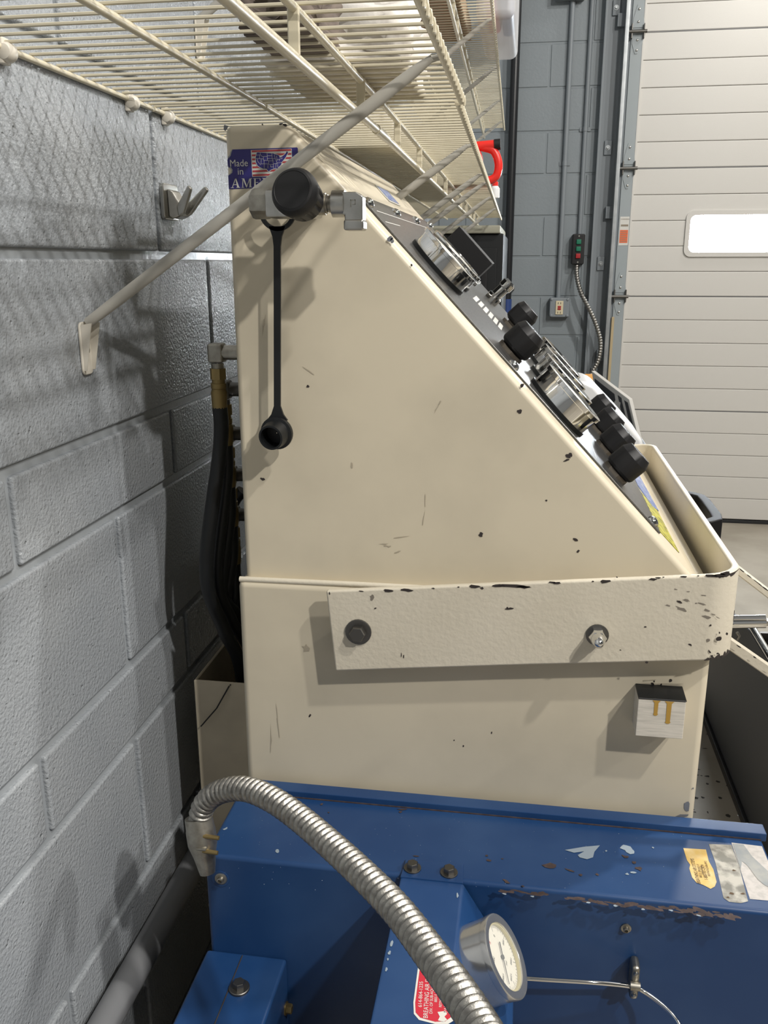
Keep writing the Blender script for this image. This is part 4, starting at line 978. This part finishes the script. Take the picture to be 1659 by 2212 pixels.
part('inner_ring', MB().lathe([(r*0.785, h*0.84), (r*0.785, h*0.92), (r*0.75, h*0.92), (r*0.745, h*0.84)], 40, Mg, cap=False), 'dial_rim', g)
dl = part('dial', MB().lathe([(r*0.79, h*0.80), (r*0.79, h*0.83)], 40, Mg), 'dial_white', g)
m = MB(); zt = h*0.83+0.0003
for k in range(41):
    a = math.radians(225-270*k/40); L = 0.13 if k % 8 == 0 else (0.09 if k % 4 == 0 else 0.05)
    R = Mg @ Matrix.Rotation(a, 4, 'Z'); m.add([(r*(0.73-L), -0.00018, zt), (r*0.73, -0.00018, zt), (r*0.73, 0.00018, zt), (r*(0.73-L), 0.00018, zt)], [(0, 1, 2, 3)], R)
for k, tt in enumerate(('0', '500', '1000', '1250', '1500', '2000')):
    a = math.radians(225-270*k/5); text(m, tt, 0.0042, Mg @ Matrix.Translation((r*0.50*math.cos(a), r*0.50*math.sin(a)-0.0015, zt)), 'CENTER')
text(m, 'psi', 0.0042, Mg @ Matrix.Translation((0, r*0.2, zt)), 'CENTER')
part('dial_print', m, 'dial_ink', dl)
m = MB(); text(m, 'E', 0.006, Mg @ Matrix.Translation((0, -r*0.62, zt)), 'CENTER'); part('dial_logo', m, 'label_red', dl, 'red maker mark')
part('needle', MB().prism([(-0.0009, -r*0.35, zt+0.0012), (0.0009, -r*0.35, zt+0.0012), (0.0003, r*0.62, zt+0.0012), (-0.0003, r*0.62, zt+0.0012)], (0, 0, 0.0004), M=Mg @ Matrix.Rotation(math.radians(-62), 4, 'Z')).lathe([(0.0022, zt), (0.0022, zt+0.002)], 14, Mg), 'dial_ink', g)
part('lens', MB().lathe([(r*0.79, h*0.935), (r*0.79, h*0.945)], 40, Mg), 'glass', g)

# stainless line along the guard
P = [W(1120, 2112, 'y', 0.775), W(1180, 2116, 'y', 0.775), W(1280, 2122, 'y', 0.78), W(1360, 2130, 'y', 0.79), W(1388, 2140, 'y', 0.792), W(1430, 2170, 'y', 0.785), W(1462, 2205, 'y', 0.775), W(1490, 2260, 'y', 0.76)]
tb = part('stainless_line', MB().tube(smoothpath(P, 8), 0.0024, 14), 'chrome', cmp_, 'thin bright stainless tube')
c = W(1372, 2130, 'y', 0.79)
cl = MB().box((c.x-0.0045, 0.792, c.z-0.021), (c.x+0.0045, 0.812, c.z+0.021), 0.004, 3).tube([(c.x-0.005, 0.79, c.z), (c.x+0.005, 0.79, c.z)], 0.0048, 14)
cm = part('tube_clamp', cl, 'steel_dull', tb)
for dz in (-0.014, 0.014): part('screw', MB().lathe([(0.0026, 0), (0.0022, 0.0022), (0.0008, 0.003)], 12, axisM((c.x, 0.792, c.z+dz), (0, -1, 0))), 'steel', cm)

# labels on the guard top
def TOPP(px, py, d=0.0): return W(px, py, 'z', GZ+0.0003+d)
yl = part('yellow_label', MB().poly([TOPP(*p) for p in ((1476, 1832), (1525, 1835), (1531, 1860), (1541, 1878), (1548, 1905), (1544, 1915), (1535, 1920), (1518, 1911), (1505, 1907), (1495, 1895), (1489, 1876), (1491, 1868), (1484, 1858))]), 'label_yellow', cmp_, 'torn yellow service label')
m = MB()
def rot_text(body, px, py, qx, qy, size, d=0.0003, fn=TOPP, sx=1.0):
    o_ = fn(px, py, d); e_ = fn(qx, qy, d)-o_; up_ = V((0, 0, 1)).cross(e_) 
    text(m, body, size, frame(o_, e_, up_), sx=sx)
rot_text('BREATHING AIR SYSTEMS', 1514, 1909, 1494, 1838, 0.0056, sx=0.66)
rot_text('8855 E. BROAD ST.', 1517, 1896, 1506, 1850, 0.0036, sx=0.8); rot_text('OHIO 43068', 1521, 1890, 1512, 1850, 0.0034, sx=0.8)
rot_text('1-800-937-2479', 1530, 1901, 1518, 1855, 0.0058, sx=0.68); rot_text('REYNOLDSBURG', 1535, 1893, 1525, 1858, 0.0034)
part('print', m, 'label_ink', yl)
wn = part('worn_label', MB().poly([TOPP(*p) for p in ((1531, 1823), (1580, 1825), (1597, 1873), (1616, 1947), (1600, 1951), (1575, 1948), (1563, 1940), (1556, 1910), (1545, 1862))]), 'label_worn', cmp_, 'grey dirty worn label')
m = MB()
for px, py in ((1572, 1938), (1580, 1930), (1604, 1930), (1586, 1880)): blob(m, TOPP(px, py, 0.0003), EX, (0, 1, 0), 0.002, 0.0014, 7, 0.5)
part('ink_remains', m, 'label_ink', wn)
pl2 = part('pale_label', MB().poly([TOPP(*p) for p in ((1580, 1820), (1646, 1828), (1690, 1935), (1690, 1948), (1620, 1942), (1598, 1875))]), 'label_pale', cmp_, 'pale white label with a torn window')
part('torn_window', MB().poly([TOPP(p[0], p[1], 0.0003) for p in ((1583, 1822), (1606, 1824), (1625, 1850), (1668, 1890), (1690, 1930), (1652, 1912), (1637, 1900), (1615, 1870), (1603, 1860), (1600, 1878))]), 'label_gap', pl2)
# rust and bare marks
ru = MB(); ba = MB()
def tmark(mb, px, py, w, h, rot=0, n=8, jit=0.4):
    c = TOPP(px, py, 0.0002+random.uniform(0, 0.0001)); k = (c-CAM).length/FPX; a = math.radians(rot)
    blob(mb, c, (math.cos(a), math.sin(a), 0), (-math.sin(a), math.cos(a), 0), w*k/2, h*k/2*1.6, n, jit)
for x, y, w, h, q in ((1188, 1871, 28, 11, -5), (1232, 1880, 20, 3, -25), (1254, 1890, 8, 4, 0), (1290, 1889, 6, 5, 0), (1051, 1848, 6, 4, 0), (1056, 1858, 10, 4, -15), (1085, 1855, 6, 2, 0), (898, 1849, 12, 3, 0), (1350, 1850, 14, 5, -10), (1370, 1863, 9, 5, 0), (1380, 1876, 14, 7, -30), (640, 1722, 30, 2, -3), (683, 1726, 16, 3, -5), (868, 1748, 18, 4, 5), (695, 1737, 6, 4, 0), (865, 1754, 7, 4, 0), (1094, 1904, 14, 5, -30), (1130, 1914, 6, 3, 0), (710, 1755, 5, 3, 0)):
    tmark(ru, x, y, w, h, q)
for k in range(26):
    t_ = k/25.0; px = 1090+t_*500; py = 1926+ (px-1090)*0.112 + random.uniform(-3, 3)
    if 1185 < px < 1225: continue
    for d_ in range(3 if px > 1240 else 2): tmark(ru, px+random.uniform(-9, 9), py+random.uniform(-4, 2), random.uniform(10, 24), random.uniform(3, 6), -6)
    if k % 3 == 0: tmark(ba, px, py+3, 8, 3)
for x, y, w, h, q in ((1510, 1965, 12, 16, 70), (1575, 1983, 24, 7, -5), (1545, 1970, 16, 3, 0)): tmark(ru, x, y, w, h, q)
wh = MB()
wh.poly([TOPP(*p, 0.0003) for p in ((1220, 1836), (1262, 1829), (1296, 1826), (1284, 1840), (1281, 1852), (1268, 1856), (1252, 1852), (1248, 1847), (1262, 1839), (1240, 1842))])
for x, y, w, h, q in ((1352, 1830, 22, 12, -20), (1362, 1838, 18, 10, -10), (600, 1838, 8, 9, 20), (487, 1790, 5, 8, -40), (1368, 1884, 10, 4, 0), (1355, 1888, 8, 4, 0), (1411, 1831, 5, 3, 0), (1310, 1838, 4, 3, 0)): tmark(wh, x, y, w, h, q)
for k in range(130): tmark(wh, random.uniform(480, 1640), random.uniform(1760, 1925), random.uniform(0.7, 1.7), random.uniform(0.5, 1.1), 0, 5)
part('rust_spots', ru, 'rust', guard, kind='stuff'); part('bare_spots', ba, 'bare_paint', guard, kind='stuff'); part('paint_scrapes', wh, 'bare_paint', guard, kind='stuff')
# red label on the shroud top, reading away from the camera
def SHT(px, py, d=0.0): return W(px, py, 'z', GZ+0.0013+d)
rl_out = [(910, 2035), (940, 2035), (1010, 2100), (1012, 2160), (1004, 2190), (968, 2212), (940, 2212), (905, 2203), (894, 2190), (893, 2165)]
rl = part('red_label', MB().poly([SHT(*p) for p in rl_out]), 'sticker_white', gus, 'red maker label with white border')
ctr = V((0, 0, 0)); 
rin = [(914, 2040), (938, 2040), (1005, 2104), (1007, 2158), (1000, 2178), (962, 2206), (940, 2207), (908, 2198), (898, 2187), (897, 2166)]
part('red_field', MB().poly([SHT(*p, 0.0002) for p in rin]), 'label_red', rl)
m = MB()
def rt(body, px, py, qx, qy, size, sx=1.0): rot_text(body, px, py, qx, qy, size, 0.0004, SHT, sx)
rt('614-864-1235', 911, 2176, 915, 2098, 0.0050, 1.05); rt('BREATHING AIR SYSTEMS', 924, 2200, 930, 2085, 0.0060, 0.90)
rt('DIV. OF SUB-AQUATICS', 934, 2190, 938, 2090, 0.0040, 0.95); rt('8855 E. BROAD ST.', 944, 2165, 946, 2095, 0.0036, 0.9)
rt('REYNOLDSBURG, OHIO', 954, 2176, 956, 2100, 0.0036, 0.9); rt('PARTS', 967, 2188, 969, 2140, 0.0050)
# ribbon flourish
m.poly([SHT(p[0], p[1], 0.0004) for p in ((945, 2186), (960, 2184), (966, 2190), (960, 2196), (966, 2203), (958, 2207), (946, 2204), (950, 2196))])
part('print', m, 'sticker_white', rl)
part('side_sticker', MB().poly([V((0.5004, 0.60, 0.60)), V((0.5004, 0.72, 0.60)), V((0.5004, 0.72, 0.63)), V((0.5004, 0.60, 0.63))]), 'sticker_white', gus)
# chipped left edge of the shroud
m = MB()
for px, py, w, h in ((846, 2040, 6, 14), (841, 2058, 5, 8), (838, 2072, 4, 5), (835, 2094, 5, 9), (988, 1935, 4, 14)):
    c = SHT(px, py, 0.0003); k = (c-CAM).length/FPX; blob(m, c, EX, (0, 1, 0), w*k/2, h*k*0.6, 8, 0.4)
part('bare_edge', m, 'bare_paint', gus, kind='stuff')
m = MB()
for px, py, w, h in ((895, 1892, 50, 12), (960, 1898, 60, 12), (985, 1903, 24, 14), (925, 1886, 60, 8)):
    c = W(px, py, 'z', GZ+0.0028); k = (c-CAM).length/FPX; blob(m, c, EX, (0, 1, 0), w*k/2, h*k*0.5, 12, 0.25)
part('grime_film', m, 'rust', gus, kind='stuff') if False else None

# ================================================================== FLEXIBLE CONDUIT
pts = [(438, 1822, 0.93), (432, 1785, 0.93), (436, 1750, 0.925), (455, 1722, 0.915), (490, 1706, 0.90), (535, 1705, 0.88), (590, 1728, 0.855), (650, 1770, 0.825), (720, 1830, 0.785), (790, 1895, 0.745), (860, 1968, 0.705), (930, 2060, 0.66), (985, 2135, 0.625), (1035, 2212, 0.595), (1085, 2300, 0.56)]
P = [T(x, y, t_-0.05*max(0, (x-500)/500.0)) for x, y, t_ in pts]
t = thing('flexible_conduit', P[0], 'thick ribbed flexible metal conduit arching over the blue housing', 'flexible conduit')
part('sheath', ridged(P[1:], 0.0126, 0.0075, 0.0030, 22, 7), 'flex_steel', t)
d0 = (P[0]-P[1]).normalized()
cn = part('connector', MB().tube([P[1]-d0*0.010, P[1]+d0*0.002, P[1]+d0*0.004, P[1]+d0*0.018, P[1]+d0*0.03, P[1]+d0*0.05], [0.0145, 0.0150, 0.0155, 0.0155, 0.012, 0.008], 20), 'steel_dull', t, 'cast clamp connector')
for k, dx in ((0.004, 0.0), (-0.012, 0.004)):
    s0 = P[1]+d0*(0.014+k)+V((0.004+dx, -0.012, 0))
    part('clamp_screw', MB().tube([s0, s0+V((0.017, -0.001, 0.0))], 0.0022, 10), 'brass', cn)
part('clamp_ear', MB().box(P[1]+d0*0.006+V((0.000, -0.019, -0.006)), P[1]+d0*0.02+V((0.009, -0.006, 0.004)), 0.002), 'steel_dull', cn)

# ================================================================== BEHIND THE CONSOLE, RIGHT
# low work table carrying the small things
t = thing('work_table', (0.75, 2.95, 0), 'dark low work table mostly hidden behind the console', 'table')
part('top', MB().box((0.50, 2.45, 0.70), (0.94, 3.5, 0.73), 0.004), 'bin_dark', t)
for x in (0.53, 0.91):
    for y in (2.49, 3.46): part('leg', MB().box((x-0.018, y-0.018, 0), (x+0.018, y+0.018, 0.70), 0.002), 'bin_dark', t)
t = thing('white_hood', (0.70, 2.6, 0.73), 'white plastic hood with a rounded sloping top behind the gauge panel', 'cover')
HP = [W(px, py, 'y', 2.55) for px, py in ((1215, 832), (1233, 824), (1262, 823), (1283, 833), (1300, 852), (1342, 896), (1388, 950))]
HP = [V((HP[0].x, 2.55, 0.7305))] + HP + [V((HP[-1].x+0.02, 2.55, 0.7305))]
part('shell', MB().prism(HP, (0, 0.22, 0), 0.012, 4), 'white_plastic', t)
part('base_rim', MB().box((HP[0].x-0.006, 2.544, 0.7305), (HP[-1].x+0.006, 2.776, 0.745), 0.004, 2), 'white_plastic', t)
t = thing('tool_case', (0.72, 3.2, 0.73), 'yellow and black tool case beside the white hood', 'tool case')
part('shell', MB().box((0.700, 3.12, 0.7305), (0.748, 3.32, 0.985), 0.006, 2), 'tool_yellow', t)
part('latch', MB().box((0.728, 3.108, 0.90), (0.744, 3.12, 0.955), 0.003), 'black_plastic', t)
part('base_band', MB().box((0.697, 3.116, 0.80), (0.751, 3.324, 0.89), 0.004), 'black_plastic', t)
# leaning grey framed panel with dark panes
Q = [W(1285, 800, 'y', 3.05), W(1366, 861, 'y', 2.86), W(1390, 962, 'y', 2.84), W(1297, 885, 'y', 3.03)]
t = thing('louver_panel', (0.80, 2.85, 0.73), 'leaning grey framed panel with dark panes beside the garage door', 'panel')
a, b, c, d = [V(q) for q in Q]
nrm = (b-a).cross(c-a).normalized()
if nrm.y > 0: nrm = -nrm
def bil(u, v): return a.lerp(b, u).lerp(d.lerp(c, u), v)
low = 0.95
part('frame', MB().prism([bil(0, 0), bil(1, 0), bil(1, 1.0), V((c.x+0.02, c.y, 0.7315)), V((d.x, d.y, 0.7315)), bil(0, 1.0)], nrm*0.012, 0.001, 1), 'panel_grey', t)
def pane(u0, u1, v0, v1, name='pane'):
    part(name, MB().prism([bil(u0, v0)+nrm*0.0122, bil(u1, v0)+nrm*0.0122, bil(u1, v1)+nrm*0.0122, bil(u0, v1)+nrm*0.0122], nrm*0.002), 'panel_black', t)
pane(0.07, 0.60, 0.14, 0.97); pane(0.70, 0.79, 0.10, 0.97); pane(0.865, 0.945, 0.10, 0.97)
# dark bin
t = thing('steel_bin', (1.35, 2.1, 0), 'large dark grey steel bin standing on the floor right of the console', 'bin')
bx0, bx1, by0, by1, bz1 = 1.088, 1.75, 1.30, 2.85, 0.458
ym = 2.24
def side(x): return MB().prism([(x, by0, 0), (x, by0, bz1), (x, ym, bz1), (x, 2.44, 0.425), (x, by1, 0.20), (x, by1, 0)], (0.012, 0, 0), 0.002, 1)
part('side_panel', side(bx0), 'bin_dark', t); part('side_panel', side(bx1-0.012), 'bin_dark', t)
part('near_panel', MB().box((bx0+0.012, by0, 0), (bx1-0.012, by0+0.012, bz1), 0.002), 'bin_dark', t)
part('sloped_end', MB().prism([(bx0+0.012, ym-0.012, bz1), (bx0+0.012, ym, bz1), (bx0+0.012, by1, 0.19), (bx0+0.012, by1, 0), (bx0+0.012, by1-0.014, 0), (bx0+0.012, by1-0.014, 0.18)], (bx1-bx0-0.024, 0, 0)), 'bin_inside', t)
part('base', MB().box((bx0+0.012, by0+0.012, 0.0), (bx1-0.012, by1-0.03, 0.02)), 'bin_inside', t)
part('rim_bar', MB().tube([(bx0+0.006, by0, bz1+0.009), (bx0+0.006, ym, bz1+0.009)], 0.009, 14), 'chrome', t, 'bright steel rim bar')
part('foot_strip', MB().box((bx0-0.012, by0, 0.0), (bx0, by1-0.02, 0.022), 0.003), 'pipe_black', t)
